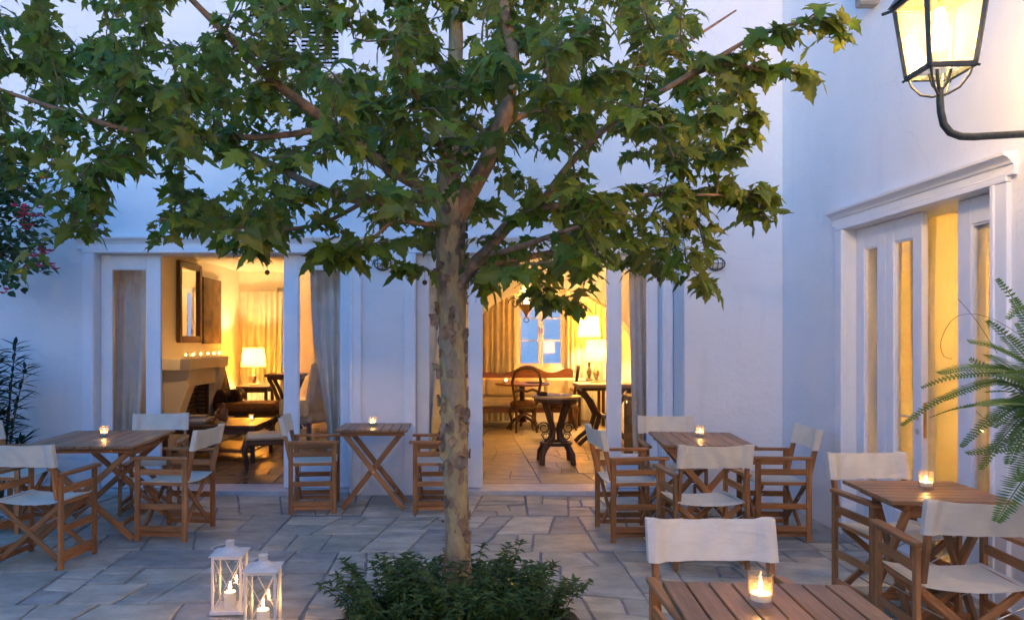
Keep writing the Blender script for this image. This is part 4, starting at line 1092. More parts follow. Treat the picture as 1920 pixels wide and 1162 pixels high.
# sconce candle on the left wall
sc = thing('wall_sconce', 'candle sconce glowing on lounge wall behind the door pane', 'sconce', (XL, 9.4, 1.62))
obj('plate', MB().box((.008, 0, -.12), (.016, .06, .30)), 'brass', sc, bevel=.003)
obj('arm', MB().tube([(.01, 0, -.05), (.07, 0, -.09), (.12, 0, -.06), (.12, 0, 0)], .008, 8), 'brass', sc, smooth=True)
obj('candle', MB().lathe([(.001, .0), (.012, .0), (.012, .17), (.001, .17)], 12, (.12, 0, 0)), 'wax', sc)
obj('flame', MB().lathe([(.0005, .175), (.009, .19), (.012, .205), (.006, .235), (.0004, .255)], 12, (.12, 0, 0)), 'flame', sc, smooth=True)

point_light(sc, (.12, 0, .21), 3.0, WARM, .014)
# --- salon
bn = thing('carved_bench', 'long carved wooden bench with cream cushions under the salon window', 'bench', (.95, 13.05, ZI))
bx0, bx1 = -1.05, 1.02
top = []
for k in range(41):
    u = k / 40; x = bx0 + (bx1 - bx0) * u
    z = .90 + .13 * math.exp(-((x - .22) / .30) ** 2) + .08 * math.exp(-((x - .93) / .16) ** 2) + .015 * math.sin(x * 9)
    top.append((x, z))
pl = [(bx0, .84)] + [(x, .84 + .0) for x, z in top[::8]][1:-1] + [(bx1, .84)] + top[::-1]
cr = MB()
V = [(x, y_, z) for y_ in (.30, .36) for x, z in top] + [(x, y_, .82) for y_ in (.30, .36) for x, z in top]
n = len(top); Fq = []
for k in range(n - 1):
    Fq += [(k, 2 * n + k, 2 * n + k + 1, k + 1), (n + k, n + k + 1, 3 * n + k + 1, 3 * n + k), (k, k + 1, n + k + 1, n + k), (2 * n + k, 3 * n + k, 3 * n + k + 1, 2 * n + k + 1)]
Fq += [(0, n, 3 * n, 2 * n), (n - 1, 3 * n - 1, 4 * n - 1, 2 * n - 1)]
cr.add(V, Fq); obj('crest_rail', cr, 'redwood', bn)
obj('back_panel', MB().box(((bx0 + bx1) / 2, .33, .60), (bx1 - bx0, .05, .44)), 'creamfab', bn)
for k in range(4): obj('back_cushion', MB().box((bx0 + .26 + k * .517, .24, .66), (.50, .12, .32), Matrix.Rotation(R(-10), 3, 'X')), 'creamfab', bn, bevel=.04)
for k in range(2): obj('seat_cushion', MB().box((bx0 + .52 + k * 1.035, -.06, .42), (1.02, .62, .13)), 'creamfab', bn, bevel=.035)
obj('seat_frame', MB().box(((bx0 + bx1) / 2, -.04, .31), (bx1 - bx0, .70, .09)), 'redwood', bn, bevel=.01)
for sx in (bx0 + .06, bx1 - .06):
    for sy in (-.34, .30): bar('leg', (sx, sy, 0), (sx, sy, .27), .06, .06, 'redwood', bn)
    obj('arm', MB().tube([(sx, .30, .66), (sx, .0, .64), (sx, -.28, .62), (sx, -.36, .54), (sx, -.34, .34)], .028, 10), 'redwood', bn, smooth=True)
tag(obj('pillow', MB().box((0, 0, .17), (.40, .12, .34)), 'creamfab', None, bevel=.05, loc=(2.0, 13.15, ZI + .49), rot=(R(-16), 0, 0)), 'cream pillow at the lamp end of the carved bench', 'pillow')

def balloon_chair(x, y, rz, label):
    t = thing('balloon_chair', label, 'chair', (x, y, ZI), R(rz), 'dark wood balloon-back chairs')
    pts = [(-.17, -.2, .45), (-.20, -.22, .62), (-.235, -.25, .82), (-.20, -.27, .97), (-.10, -.28, 1.04), (0, -.28, 1.055), (.10, -.28, 1.04), (.20, -.27, .97), (.235, -.25, .82), (.20, -.22, .62), (.17, -.2, .45)]
    obj('backrest', MB().tube(pts, [.02, .022, .024, .026, .03, .032, .03, .026, .024, .022, .02], 10), 'darkwood', t, smooth=True)
    obj('back_splat', MB().tube([(-.205, -.23, .66), (-.10, -.235, .70), (0, -.24, .67), (.10, -.235, .70), (.205, -.23, .66)], .022, 8), 'darkwood', t, smooth=True)
    obj('seat', MB().lathe([(.001, .42), (.22, .42), (.235, .45), (.20, .49), (.001, .50)], 24), 'brownfab', t, smooth=True)
    obj('seat_frame', MB().lathe([(.001, .37), (.225, .37), (.235, .395), (.225, .422), (.001, .422)], 24), 'darkwood', t, smooth=True)
    for s in (-1, 1):
        obj('front_leg', MB().tube([(s * .17, .15, .40), (s * .20, .18, .28), (s * .17, .16, .12), (s * .19, .18, 0)], [.03, .026, .018, .018], 8), 'darkwood', t, smooth=True)
        obj('rear_leg', MB().tube([(s * .16, -.16, .40), (s * .15, -.18, .24), (s * .17, -.25, 0)], [.028, .022, .018], 8), 'darkwood', t, smooth=True)
    obj('bow_stretcher', MB().tube([(-.16, -.19, .12), (-.10, -.185, .26), (0, -.185, .31), (.10, -.185, .26), (.16, -.19, .12)], .020, 8), 'darkwood', t, smooth=True)
    return t
balloon_chair(1.00, 12.28, 6, 'balloon-back chair standing at round table, seen from behind')
balloon_chair(1.66, 12.55, 80, 'balloon-back chair turned sideways at the bench end')
def round_table(name, label, x, y, r, h, iron=False):
    t = thing(name, label, 'table', (x, y, ZI))
    obj('top', MB().lathe([(.001, h - .03), (r - .01, h - .03), (r, h - .022), (r, h - .006), (r - .008, h), (.001, h)], 40), 'marble' if iron else 'redwood', t, smooth=True)
    if iron:
        obj('apron', MB().lathe([(r - .06, h - .075), (r - .03, h - .075), (r - .03, h - .031), (r - .06, h - .031)], 32, closed=True), 'darkwood', t, smooth=True)
        for k in range(4):
            a = R(45 + 90 * k); cx_, sx_ = math.cos(a), math.sin(a)
            pr2 = [(.20, h - .07), (.13, h * .72), (.055, h * .50), (.07, h * .36), (.19, h * .26), (.255, h * .15), (.265, .0)]
            obj('leg', MB().tube([(q * cx_, q * sx_, z) for q, z in pr2], [.03, .032, .036, .036, .034, .032, .034], 10), 'darkwood', t, smooth=True)
        for k in range(2):
            s = 1 if k else -1
            sp = MB()
            for (c0, r0) in (((.15, h * .52), .075), ((.13, h * .40), .055)):
                sp.tube([(s * (c0[0] + r0 * (1 - q / 22 * .6) * math.cos(q * .42)), -.02, c0[1] + r0 * (1 - q / 22 * .6) * math.sin(q * .42)) for q in range(22)], .007, 6)
            obj('iron_scroll', sp, 'iron', t, smooth=True)
        obj('bow_stretcher', MB().tube([(.18 * math.cos(a), .18 * math.sin(a), h * .27 + .02) for a in [2 * math.pi * k / 20 for k in range(21)]], .02, 8), 'darkwood', t, smooth=True)
    else:
        obj('pedestal', MB().lathe([(.05, h - .03), (.04, h * .6), (.06, h * .4), (.04, h * .25), (.09, .12), (.001, .10)], 16), 'darkwood', t, smooth=True)
        for k in range(3):
            a = R(90 + 120 * k); obj('leg', MB().tube([(.03 * math.cos(a), .03 * math.sin(a), .22), (.16 * math.cos(a), .16 * math.sin(a), .16), (.30 * math.cos(a), .30 * math.sin(a), .02)], [.035, .028, .022], 8), 'darkwood', t, smooth=True)
    return t
round_table('bench_table', 'thin round wooden table in front of carved bench', 1.0, 12.62, .46, .77)
votive(.72, 12.55, ZI + .771, 'small lit candle on thin round table by the bench', 1.0)
tag(obj('magazine', MB().box((0, 0, .008), (.26, .20, .016)), 'darkfab', None, loc=(1.22, 12.58, ZI + .7715), rot=(0, 0, .3)), 'dark magazine lying on thin round table', 'magazine')
round_table('gueridon_table', 'round marble top table on scrolled iron and wood legs in salon', 1.14, 9.15, .30, .82, True)
bk_ = thing('open_book', 'open book lying on the round scrolled table', 'book', (1.17, 9.15, ZI + .8215), R(8))
for s in (-1, 1):
    pg = MB(); prof = [(0, .004), (.03, .024), (.08, .028), (.15, .016), (.15, 0), (0, 0)]
    pg.prism([(s * a, b) for a, b in prof][::s], lambda u, v, d: (u, d, v), -.10, .10); obj('pages', pg, 'paper', bk_)
obj('cover', MB().box((-.20, .02, .022), (.10, .16, .044)), 'darkfab', bk_, bevel=.008)
# lamp table
curved_table('lamp_table', 'dark table with curved legs carrying two lit lamps', 2.02, 10.72, .80, .62, .88, 'marble', 0)
table_lamp(1.93, 10.82, ZI + .881, 'lit lamp standing on curved-leg table in the salon', .165, .33, .30, 8)
corner = leg_table('corner_table', 'small corner table carrying a lit lamp by the salon curtain', 2.24, 13.25, ZI, .5, .5, .78, 'darkwood')
table_lamp(2.24, 13.25, ZI + .781, 'lit lamp on tall base standing against the salon curtain', .20, .38, .76, 15)
cb_ = thing('dark_cabinet', 'low dark cabinet against salon end wall behind door pane', 'cabinet', (2.30, 9.0, ZI))
obj('body', MB().box((0, 0, .40), (.56, .75, .80)), 'cabinet', cb_, bevel=.008); obj('top', MB().box((0, 0, .815), (.60, .80, .03)), 'darkwood', cb_, bevel=.005)
for s in (-1, 1): obj('door', MB().box((s * .13, -.378, .40), (.24, .012, .70)), 'darkwood', cb_, bevel=.006)
votive(2.25, 8.85, ZI + .831, 'small lit candle on dark cabinet', 1.0)
# pendant oil-lamp style chandelier
pn = thing('pendant_lamp', 'lit brass and glass pendant lamp hanging in the salon', 'lamp', (.85, 10.0, 0))
zl = 2.06
pn.scale = (1.35, 1.35, 1.35); pn.location.z = zl * (1 - 1.35)
obj('chain', MB().tube([(0, 0, zl + .30), (0, 0, zl + (ZC - zl) / 1.35)], .006, 6), 'iron', pn)
obj('font', MB().lathe([(.001, zl - .16), (.012, zl - .15), (.03, zl - .11), (.075, zl - .06), (.085, zl - .03), (.05, zl - .01), (.03, zl + .01), (.001, zl + .01)], 20), 'brass', pn, smooth=True)
obj('drop_ring', MB().tube([(.025 * math.sin(a), 0, zl - .185 + .025 * math.cos(a)) for a in [2 * math.pi * k / 14 for k in range(15)]], .004, 6), 'iron', pn)
obj('glass_chimney', MB().lathe([(.05, zl + .01), (.075, zl + .07), (.05, zl + .14), (.035, zl + .24), (.033, zl + .24), (.048, zl + .14), (.072, zl + .07), (.048, zl + .01)], 20, closed=True), 'cup', pn, smooth=True)
for k in range(6):
    a = 2 * math.pi * k / 6; sc_ = MB()
    sc_.tube([((.08 + .05 * (1 - q / 18 * .5) + .05 * math.cos(q * .45) * (1 - q / 26)) * math.cos(a), (.08 + .05 * (1 - q / 18 * .5) + .05 * math.cos(q * .45) * (1 - q / 26)) * math.sin(a), zl - .02 + .06 * math.sin(q * .45) * (1 - q / 26)) for q in range(19)], .005, 6)
    obj('scroll', sc_, 'iron', pn, smooth=True)
for k in range(3):
    a = 2 * math.pi * k / 3; obj('hanger', MB().tube([(.08 * math.cos(a), .08 * math.sin(a), zl), (.11 * math.cos(a), .11 * math.sin(a), zl + .12), (0, 0, zl + .31)], .004, 6), 'iron', pn)
obj('bulb', MB().lathe([(.001, zl + .02), (.02, zl + .035), (.028, zl + .07), (.015, zl + .11), (.001, zl + .13)], 14), 'bulb', pn, smooth=True)
point_light(pn, (0, 0, zl + .075), 24, WARM, .03)
# pendant in the side room
p2 = thing('globe_pendant', 'glowing globe pendant in the side room behind folding door', 'lamp', (4.9, 5.6, 0))
obj('rod', MB().tube([(0, 0, 2.26), (0, 0, 2.75)], .006, 6), 'iron', p2)
obj('globe', MB().lathe([(.001, 1.98)] + [(.14 * math.sin(a), 2.12 - .14 * math.cos(a)) for a in [math.pi * k / 12 for k in range(1, 12)]] + [(.001, 2.26)], 24), 'shade', p2, smooth=True)
point_light(p2, (0, 0, 2.12), 20, WARM2, .04)

# ================================================================== PLANTS
def proj(p): return (CX + F * p[0] / p[1], CY - F * (p[2] - H) / p[1])

HALF = [(.0, .0), (.07, -.035), (.20, -.06), (.27, .00), (.44, .03), (.33, .10), (.26, .19), (.36, .22), (.42, .30), (.60, .42), (.42, .43), (.34, .49), (.20, .47), (.235, .60), (.19, .66), (.20, .74), (.09, .85), (.0, 1.06)]
def leaf_template(rnd, cup, droop, twist):
    """lobed plane-tree leaf: base at origin, tip along +y, face up +z"""
    jit = lambda: rnd.uniform(-.02, .02)
    right = [(x + (jit() if 0 < i < len(HALF) - 1 else 0), y + jit() * .6) for i, (x, y) in enumerate(HALF)]
    left = [(-x + (jit() if 0 < i < len(HALF) - 1 else 0), y + jit() * .6) for i, (x, y) in enumerate(HALF)][1:-1][::-1]
    out = right + left
    mid = [(0, .18), (0, .40), (0, .68)]
    inner = [(.16, .20), (.22, .34), (.10, .50), (-.10, .50), (-.22, .34), (-.16, .20)]
    zf = lambda x, y: cup * abs(x) ** 1.2 - droop * y * y + twist * x * y + .03 * math.sin(x * 11 + y * 7)
    pts = out + mid + inner
    V = [Vector((x, y, zf(x, y))) for x, y in pts]
    n = len(out); m0 = n; i0 = n + 3
    Fc = []
    ring = [m0] + [i0 + k for k in range(3)] + [m0 + 2] + [i0 + k for k in range(3, 6)]
    # fan every outline edge to the closest inner vertex, then close the core
    cen = Vector((0, .36))
    core = [(0, .18), (.16, .20), (.22, .34), (.10, .50), (0, .68), (-.10, .50), (-.22, .34), (-.16, .20)]
    cidx = [m0, i0, i0 + 1, i0 + 2, m0 + 2, i0 + 3, i0 + 4, i0 + 5]
    def near(e):
        return min(range(8), key=lambda k: (Vector(core[k]) - Vector(e)).length)
    own = [near(p) for p in out]; own[0] = 0; own[len(HALF) - 1] = 4
    for i in range(n):
        j = (i + 1) % n; a, b = own[i], own[j]
        Fc.append((i, j, cidx[a]))
        k = a
        while k != b and (b - k) % 8 <= 4:
            k2 = (k + 1) % 8; Fc.append((cidx[k], j, cidx[k2])); k = k2
    for k in range(8): Fc.append((cidx[k], cidx[(k + 1) % 8], m0 + 1))
    return V, Fc
lr = random.Random(3)
LEAVES = [leaf_template(lr, lr.uniform(-.45, .35), lr.uniform(-.1, .6), lr.uniform(-.5, .5)) for _ in range(14)]
LEAF_ME = []
for V, Fc in LEAVES:
    mb = MB(); mb.add(V, Fc); me = mb.mesh('leaf', smooth=False); me.materials.append(MAT['leaf']); LEAF_ME.append(me)

def frame_from(d, up):
    d = d.normalized(); x = d.cross(up)
    if x.length < 1e-4: x = d.orthogonal()
    x.normalize(); z = x.cross(d); return Matrix((x, d, z)).transposed()

TY = 4.20
tree = thing('plane_tree', 'plane tree with mottled peeling trunk and wide leafy crown', 'tree', (at(858, 0, TY).x, TY, 0))
T0 = Vector(tree.location)
def tp3(x, y, dy=0): return at(x, y, TY + dy)
def resample(pts, rad, step=.05):
    """smooth polyline through pts (Catmull-Rom), radii interpolated"""
    P = [Vector(p) for p in pts]; out = []; rr = []
    for i in range(len(P) - 1):
        p0, p1, p2, p3 = P[max(i - 1, 0)], P[i], P[i + 1], P[min(i + 2, len(P) - 1)]
        n = max(2, int((p2 - p1).length / step))
        for k in range(n):
            t = k / n
            out.append(.5 * ((2 * p1) + (p2 - p0) * t + (2 * p0 - 5 * p1 + 4 * p2 - p3) * t * t + (3 * p1 - p0 - 3 * p2 + p3) * t ** 3)); rr.append(rad[i] + (rad[i + 1] - rad[i]) * t)
    out.append(P[-1]); rr.append(rad[-1]); return out, rr

s0 = TY / F
tpx = [(861, 1172), (860, 1100), (858, 1000), (855, 900), (852, 800), (849, 700), (848, 600), (846, 500), (845, 420), (843, 360), (842, 300), (847, 200), (855, 80), (850, -60), (846, -250), (850, -420)]
trd = [32, 26, 23.5, 23.5, 24, 25, 26, 27.5, 28, 27, 19, 16, 14, 11, 8, 4]
pts = [tp3(x, y) for x, y in tpx]; pts[0].z = -.02
P_, R_ = resample(pts, [r * s0 for r in trd], .035)
tm = MB(); seg = 28; o = 0
for i, p in enumerate(P_):
    for k in range(seg):
        a = 2 * math.pi * k / seg; d = Vector((math.cos(a), math.sin(a), 0))
        q = p * 4 + d * .8
        r = R_[i] * (1 + .04 * mnoise.noise(q) + .035 * mnoise.noise(Vector((d.x * 2.2, d.y * 2.2, p.z * 7))) * (1.6 if .9 < p.z < 2.4 else .7))
        c = mnoise.cell(Vector((d.x * 2.5 + mnoise.noise(p * 6) , d.y * 2.5, p.z * 6 + mnoise.noise(d * 3))))
        r += .002 * (c - .5) * (1 if p.z > .5 else .3)
        tm.v.append(tuple(p + d * r - T0))
for i in range(len(P_) - 1):
    for k in range(seg):
        a, b = i * seg + k, i * seg + (k + 1) % seg; tm.f.append((a, b, b + seg, a + seg)); tm.t.append(0)
trunk = obj('trunk', tm, 'bark', tree, smooth=True)
# peeling bark plates: pointed-oval scales whose edges curl away from the trunk
br = random.Random(9)
for k in range(110):
    z = br.uniform(.85, 2.3) if k < 92 else br.uniform(.25, .85)
    i = min(range(len(P_)), key=lambda q: abs(P_[q].z - z)); a = br.uniform(0, 2 * math.pi)
    if k % 2: a = br.uniform(-math.pi, .0)
    w, h = br.uniform(.010, .026), br.uniform(.03, .085); lift = br.uniform(.002, .009) * (1.5 if 1.1 < z < 2.2 else 1) * (2.2 if br.random() < .12 else 1)
    curl = br.choice((-1, 1)); fl_ = MB(); V = []; sk = br.uniform(-.4, .4)
    for side in (0, 1):
        for jj in range(6):
            for ii in range(4):
                u, v = ii / 3 - .5, jj / 5 - .5
                sh = (1 - (2 * abs(v)) ** 2.2) ** .6 * (1 + .25 * math.sin(k + jj * 2.1)) + .06
                ang = a + (u * w * 2 * sh + sk * v * w) / R_[i]
                rr = R_[i] * 1.03 + .001 + lift * max(0, curl * u * 2 + .2) ** 2 + (.0022 if side else 0) + 1.1 * lift * max(0, v - .1)
                V.append(P_[i] + Vector((math.cos(ang) * rr, math.sin(ang) * rr, v * h)) - T0)
    Fq = []
    for side in (0, 1):
        for jj in range(5):
            for ii in range(3):
                b_ = side * 24 + jj * 4 + ii; q = (b_, b_ + 1, b_ + 5, b_ + 4); Fq.append(q if side else q[::-1])
    ed_ = [0, 1, 2, 3, 7, 11, 15, 19, 23, 22, 21, 20, 16, 12, 8, 4]
    for e in range(16): x_, y_ = ed_[e], ed_[(e + 1) % 16]; Fq.append((x_, y_, y_ + 24, x_ + 24))
    fl_.add(V, Fq); obj('bark_plate', fl_, 'scale' if k % 4 else 'bark', trunk, smooth=True)

LIMBS = [
    ([(858, 535, 0), (885, 500, -.02), (915, 470, -.06), (950, 425, -.10), (1010, 395, -.25), (1100, 375, -.40)], [15, 13, 12, 11, 8, 5]),
    ([(880, 500, 0), (960, 488, .10), (1010, 478, .20), (1110, 460, .40), (1230, 450, .5)], [9, 7, 6, 5, 3]),
    ([(852, 415, 0), (880, 360, -.04), (912, 305, -.08), (938, 235, -.12), (956, 170, -.13), (962, 100, -.10), (946, 20, 0), (940, -130, .1), (960, -300, .2)], [19, 18, 16, 15, 14, 12, 10, 7, 3]),
    ([(843, 362, 0), (770, 372, .08), (690, 376, .18), (625, 364, .30), (560, 335, .42), (490, 300, .55), (425, 270, .65), (330, 232, .8), (200, 195, .95), (60, 150, 1.1)], [14, 11, 10, 9, 8, 8, 7, 5.5, 4, 2]),
    ([(842, 365, 0), (785, 348, -.08), (710, 302, -.18), (640, 247, -.28), (575, 200, -.38), (520, 160, -.44), (470, 110, -.5), (420, 60, -.58), (330, -30, -.7), (250, -120, -.8)], [13, 11, 10, 10, 9, 8, 7, 6, 4, 2]),
    ([(625, 238, -.30), (520, 255, -.38), (380, 258, -.45), (250, 245, -.52), (120, 208, -.58), (0, 168, -.64), (-90, 130, -.7)], [6, 5.5, 5, 4.5, 4, 3, 2]),
    ([(845, 155, 0), (815, 105, .08), (780, 58, .18), (745, 12, .28), (700, -70, .4), (620, -180, .6)], [11, 11, 10, 9, 6, 3]),
    ([(1000, 402, -.22), (1055, 325, -.38), (1110, 262, -.48), (1180, 208, -.58), (1260, 160, -.64), (1340, 112, -.7), (1430, 62, -.75), (1520, 40, -.8), (1590, 45, -.8)], [7, 6.5, 6, 5, 4.5, 4, 3, 2, 1.5]),
    ([(940, 230, -.12), (1030, 200, .25), (1150, 150, .55), (1270, 90, .85), (1380, 20, 1.1)], [8, 6, 5, 4, 2]),
    ([(1090, 378, -.38), (1200, 366, -.28), (1300, 365, -.2), (1400, 368, -.12), (1435, 372, -.1)], [5, 4, 3, 2, 1.5]),
    ([(850, 330, 0), (820, 262, -.45), (800, 210, -.8), (770, 165, -1.05)], [9, 6, 4, 2]),
    ([(858, 300, 0), (905, 250, .5), (985, 200, .95), (1090, 160, 1.3)], [8, 6, 4, 2]),
    ([(848, 285, 0), (760, 232, .55), (640, 160, 1.0), (500, 110, 1.35), (380, 80, 1.5)], [9, 7, 5, 4, 2]),
    ([(900, 480, -.05), (950, 470, -.4), (1040, 440, -.75), (1130, 410, -.95)], [7, 5, 4, 2]),
    ([(690, 374, .18), (600, 420, .05), (500, 430, -.1), (400, 420, -.2), (300, 410, -.25)], [5, 4, 3.5, 3, 2]),
    ([(845, 420, 0), (790, 420, -.15), (740, 415, -.25), (690, 455, -.3), (640, 490, -.32)], [5, 4, 3.5, 2.5, 1.5]),
    ([(1265, 158, -.64), (1360, 120, -.66), (1440, 135, -.7), (1530, 140, -.72)], [3.5, 2.5, 2, 1.5]),
    ([(330, 232, .8), (240, 130, .9), (200, 30, 1.0), (170, -80, 1.1)], [5, 5, 4.5, 3]),
]
NODES = []        # (point, limb index, fraction) the twigs may spring from
for li, (pp, rad) in enumerate(LIMBS):
    q, rr = resample([tp3(*p) for p in pp], [r * s0 for r in rad], .06)
    mb = MB(); mb.tube([p - T0 for p in q], rr, 10, jitter=.12); obj('branch', mb, 'limb', tree, smooth=True)
    for k, p in enumerate(q):
        if k > len(q) * .18: NODES.append(p)
for p in P_:
    if p.z > 2.5: NODES.append(p)

# outline of the crown as it stands (photo units at the trunk's distance) with its openings
CROWN = [(-140, -40), (-140, 320), (0, 330), (60, 345), (105, 405), (150, 450), (190, 445), (260, 440), (330, 420), (400, 455), (470, 465), (540, 440), (600, 470), (680, 480), (760, 495), (820, 480), (900, 510), (930, 540), (990, 510), (1040, 560), (1090, 560), (1120, 500), (1190, 510), (1260, 530), (1310, 520), (1300, 470), (1280, 420), (1350, 400), (1290, 340), (1370, 300), (1360, 230), (1400, 215), (1380, 130), (1350, 80), (1330, 20), (1250, -60), (600, -60)]
HOLES = [(1345, 492, 48, 40), (378, 322, 55, 26), (690, 95, 40, 42), (250, 375, 42, 30), (660, 412, 90, 26), (610, 320, 30, 20), (1165, 318, 55, 24), (1090, 290, 26, 34), (870, 455, 40, 40), (1060, 545, 15, 25), (360, 30, 30, 24), (110, 20, 70, 14), (1000, 110, 18, 24), (1130, 110, 16, 22), (1040, 430, 10, 16), (845, 580, 70, 60), (975, 555, 35, 30), (230, 350, 30, 26), (60, 390, 26, 20), (930, 330, 22, 22), (850, 40, 26, 20), (740, 330, 40, 18)]
def inpoly(x, y, poly):
    c = False; j = len(poly) - 1
    for i in range(len(poly)):
        (xi, yi), (xj, yj) = poly[i], poly[j]
        if (yi > y) != (yj > y) and x < (xj - xi) * (y - yi) / (yj - yi) + xi: c = not c
        j = i
    return c
tr_ = random.Random(42)
tips = []; fails = 0
while len(tips) < 620:
    x, y = tr_.uniform(-140, 1420), tr_.uniform(-60, 570)
    if not inpoly(x, y, CROWN): continue
    h = 0
    for (hx, hy, rx, ry) in HOLES:
        if ((x - hx) / (rx * 1.15 + 6)) ** 2 + ((y - hy) / (ry * 1.15 + 6)) ** 2 < 1: h = 1
    if h and tr_.random() < .95: continue
    e = max(0, 1 - ((x - 760) / 1000) ** 2) * (1 if y < 380 else .75)
    dy = tr_.uniform(-1, 1) * 1.45 * e
    c_ = at(x, y, TY + dy)
    if len(tips) > 5 and min((c_ - q).length for q in tips) < .12 * (1 - fails / 40): fails += 1; continue
    fails = 0; tips.append(c_)
for (x, y, dy) in ((1380, 180, -.4), (1350, 205, -.2), (1395, 250, -.3), (1345, 262, 0), (1360, 305, -.3), (1320, 315, -.1), (1290, 380, -.2), (1250, 352, .2), (1300, 290, -.4), (1330, 165, -.1), (1300, 232, .2), (1370, 140, -.3), (1270, 300, -.2), (1310, 420, -.15), (1350, 350, -.1), (1405, 205, -.2), (1320, 470, -.2), (1440, 60, -.78), (1500, 50, -.8), (1545, 42, -.8), (1585, 50, -.8), (1600, 62, -.8), (1455, 138, -.7), (1480, 140, -.7), (1535, 142, -.72), (1395, 100, -.7), (1370, 130, -.6),
                   (1430, 352, -.1), (1440, 380, -.1), (1445, 400, -.12), (1425, 410, -.1), (1420, 365, -.05), (1415, 215, -.3), (1400, 240, -.3), (1330, 545, -.2), (1320, 530, -.3), (1395, 425, -.1),
                   (1060, 575, -.3), (1080, 560, -.25), (1040, 560, -.3), (1010, 540, -.25), (905, 540, -.1), (925, 530, -.15), (640, 500, -.32), (665, 480, -.3), (610, 490, -.3), (400, 455, -.3), (450, 470, -.3), (500, 480, -.35), (520, 460, -.3), (285, 455, -.3), (760, 520, -.2), (735, 500, -.25), (795, 500, -.2), (15, 520, .4)):
    tips.append(at(x, y, TY + dy))
for k in range(130):       # the part of the crown above the picture
    a = tr_.uniform(0, 2 * math.pi); q = math.sqrt(tr_.random())
    zz = tr_.uniform(3.75, 5.1); sc2 = max(.3, 1 - (zz - 3.6) / 2.0)
    tips.append(Vector((-.35 + q * math.cos(a) * 2.2 * sc2, TY + q * math.sin(a) * 1.5 * sc2, zz)))
leaves = []; tw = MB(); fork = P_[40]
tips.sort(key=lambda t: min((p - t).length for p in NODES))        # twigs grow outwards, later ones from earlier ones
for tip in tips:
    rt = (tip - fork).length
    nd = min(NODES, key=lambda p: (p - tip).length + .5 * max(0, (p - fork).length - rt) + (0 if (p - tip).length > .10 else .3))
    d = tip - nd; ln = d.length
    mid = nd.lerp(tip, .5) + Vector((tr_.gauss(0, .03), tr_.gauss(0, .03), .05 * ln + tr_.gauss(0, .03)))
    c, rr = resample([nd, mid, tip], [.0055, .0035, .0014], .06)
    tw.tube([p - T0 for p in c], rr, 5, cap=False)
    NODES.extend(c[len(c) // 2::2])
    inside = -40 < proj(tip)[0] < 1700 and proj(tip)[1] > -60
    nl = tr_.randint(8, 12) if inside else tr_.randint(5, 8)
    L0 = max(.0, 1 - .42 / max(ln, .01))
    for k in range(nl):
        f = L0 + (1 - L0) * (k + tr_.random() * .7) / nl; f = min(f, .999)
        p = c[int(f * (len(c) - 1))]
        a = k * 2.4 + tr_.uniform(-.5, .5)
        out = Vector((math.cos(a), math.sin(a), tr_.uniform(-.25, .35))) + d.normalized() * .6
        out.normalize()
        pet = tr_.uniform(.025, .06); base = p + out * pet
        size = tr_.choice((.05, .06, .07, .08, .09, .105, .125)) * tr_.uniform(.85, 1.15)
        hang = tr_.random()
        dr = Vector((out.x, out.y, -tr_.uniform(.1, .75 if hang < .7 else 1.8)))
        up = Vector((tr_.gauss(0, .5), tr_.gauss(0, .5) - .2, 1))
        leaves.append((base, frame_from(dr, up), size, tr_.randrange(14)))
        tw.tube([p - T0, (p + base) / 2 + Vector((0, 0, .006)) - T0, base - T0], [.0016, .0013, .0011], 3, cap=False)
tag(obj('twigs', tw, 'twig', tree), kind='stuff')
def score(l):
    x, y = proj(l[0])
    return l[2] / l[0].y * (1 if -20 < x < 1700 and -10 < y < 640 else 0) * (1 if l[0].y < 4.6 else .6)
order = sorted(range(len(leaves)), key=lambda i: -score(leaves[i])); big = set(order[:296])
mass = MB()
for i, (b, fm, s, k) in enumerate(leaves):
    if i in big:
        o_ = bpy.data.objects.new('leaf', LEAF_ME[k]); COL.objects.link(o_); o_.parent = tree
        mt = (fm * s).to_4x4(); mt.translation = b - T0; o_.matrix_local = mt
    else:
        mass.tint = tr_.random(); V, Fc = LEAVES[k]; mass.add([b - T0 + fm @ (v * s) for v in V], Fc)
tag(obj('crown', mass, 'leaf', tree, tint=True), kind='stuff')
for (x, y, dy) in ((652, 390, .2), (229, 432, -.2), (505, 508, -.3), (785, 530, -.2), (163, 40, .8), (183, 42, .8), (318, 212, .2), (1268, 520, -.2)):
    nd = min(NODES, key=lambda p: (p - tp3(x, y - 25, dy)).length) - T0; c = nd + Vector((.004, -.004, -.085)); mb = MB(); mb.lathe([(.001, -.014), (.009, -.011), (.0135, -.003), (.0135, .004), (.009, .011), (.001, .014)], 12, c); mb.tube([c + Vector((0, 0, .012)), nd.lerp(c, .4) + Vector((.003, 0, 0)), nd], .0012, 4)
    obj('seed_ball', mb, 'seedball', tree, smooth=True)

# ---------------------------------------------------------------- simple pointed leaf used by the shrubs
def lance(mb, base, d, up, ln, wd, rnd, bend=.25):
    fm = frame_from(d, up); P = []
    for (u, v, q) in ((0, 0, 0), (-.5, .30, .04), (0, .32, -.04), (.5, .30, .04), (-.42, .62, .0), (0, .64, -.06), (.42, .62, .0), (0, 1.0, -.02)):
        P.append(base + fm @ Vector((u * wd, v * ln, q * wd * 3 - bend * ln * v * v)))
    mb.add(P, [(0, 2, 1), (0, 3, 2), (1, 2, 5, 4), (2, 3, 6, 5), (4, 5, 7), (5, 6, 7)])

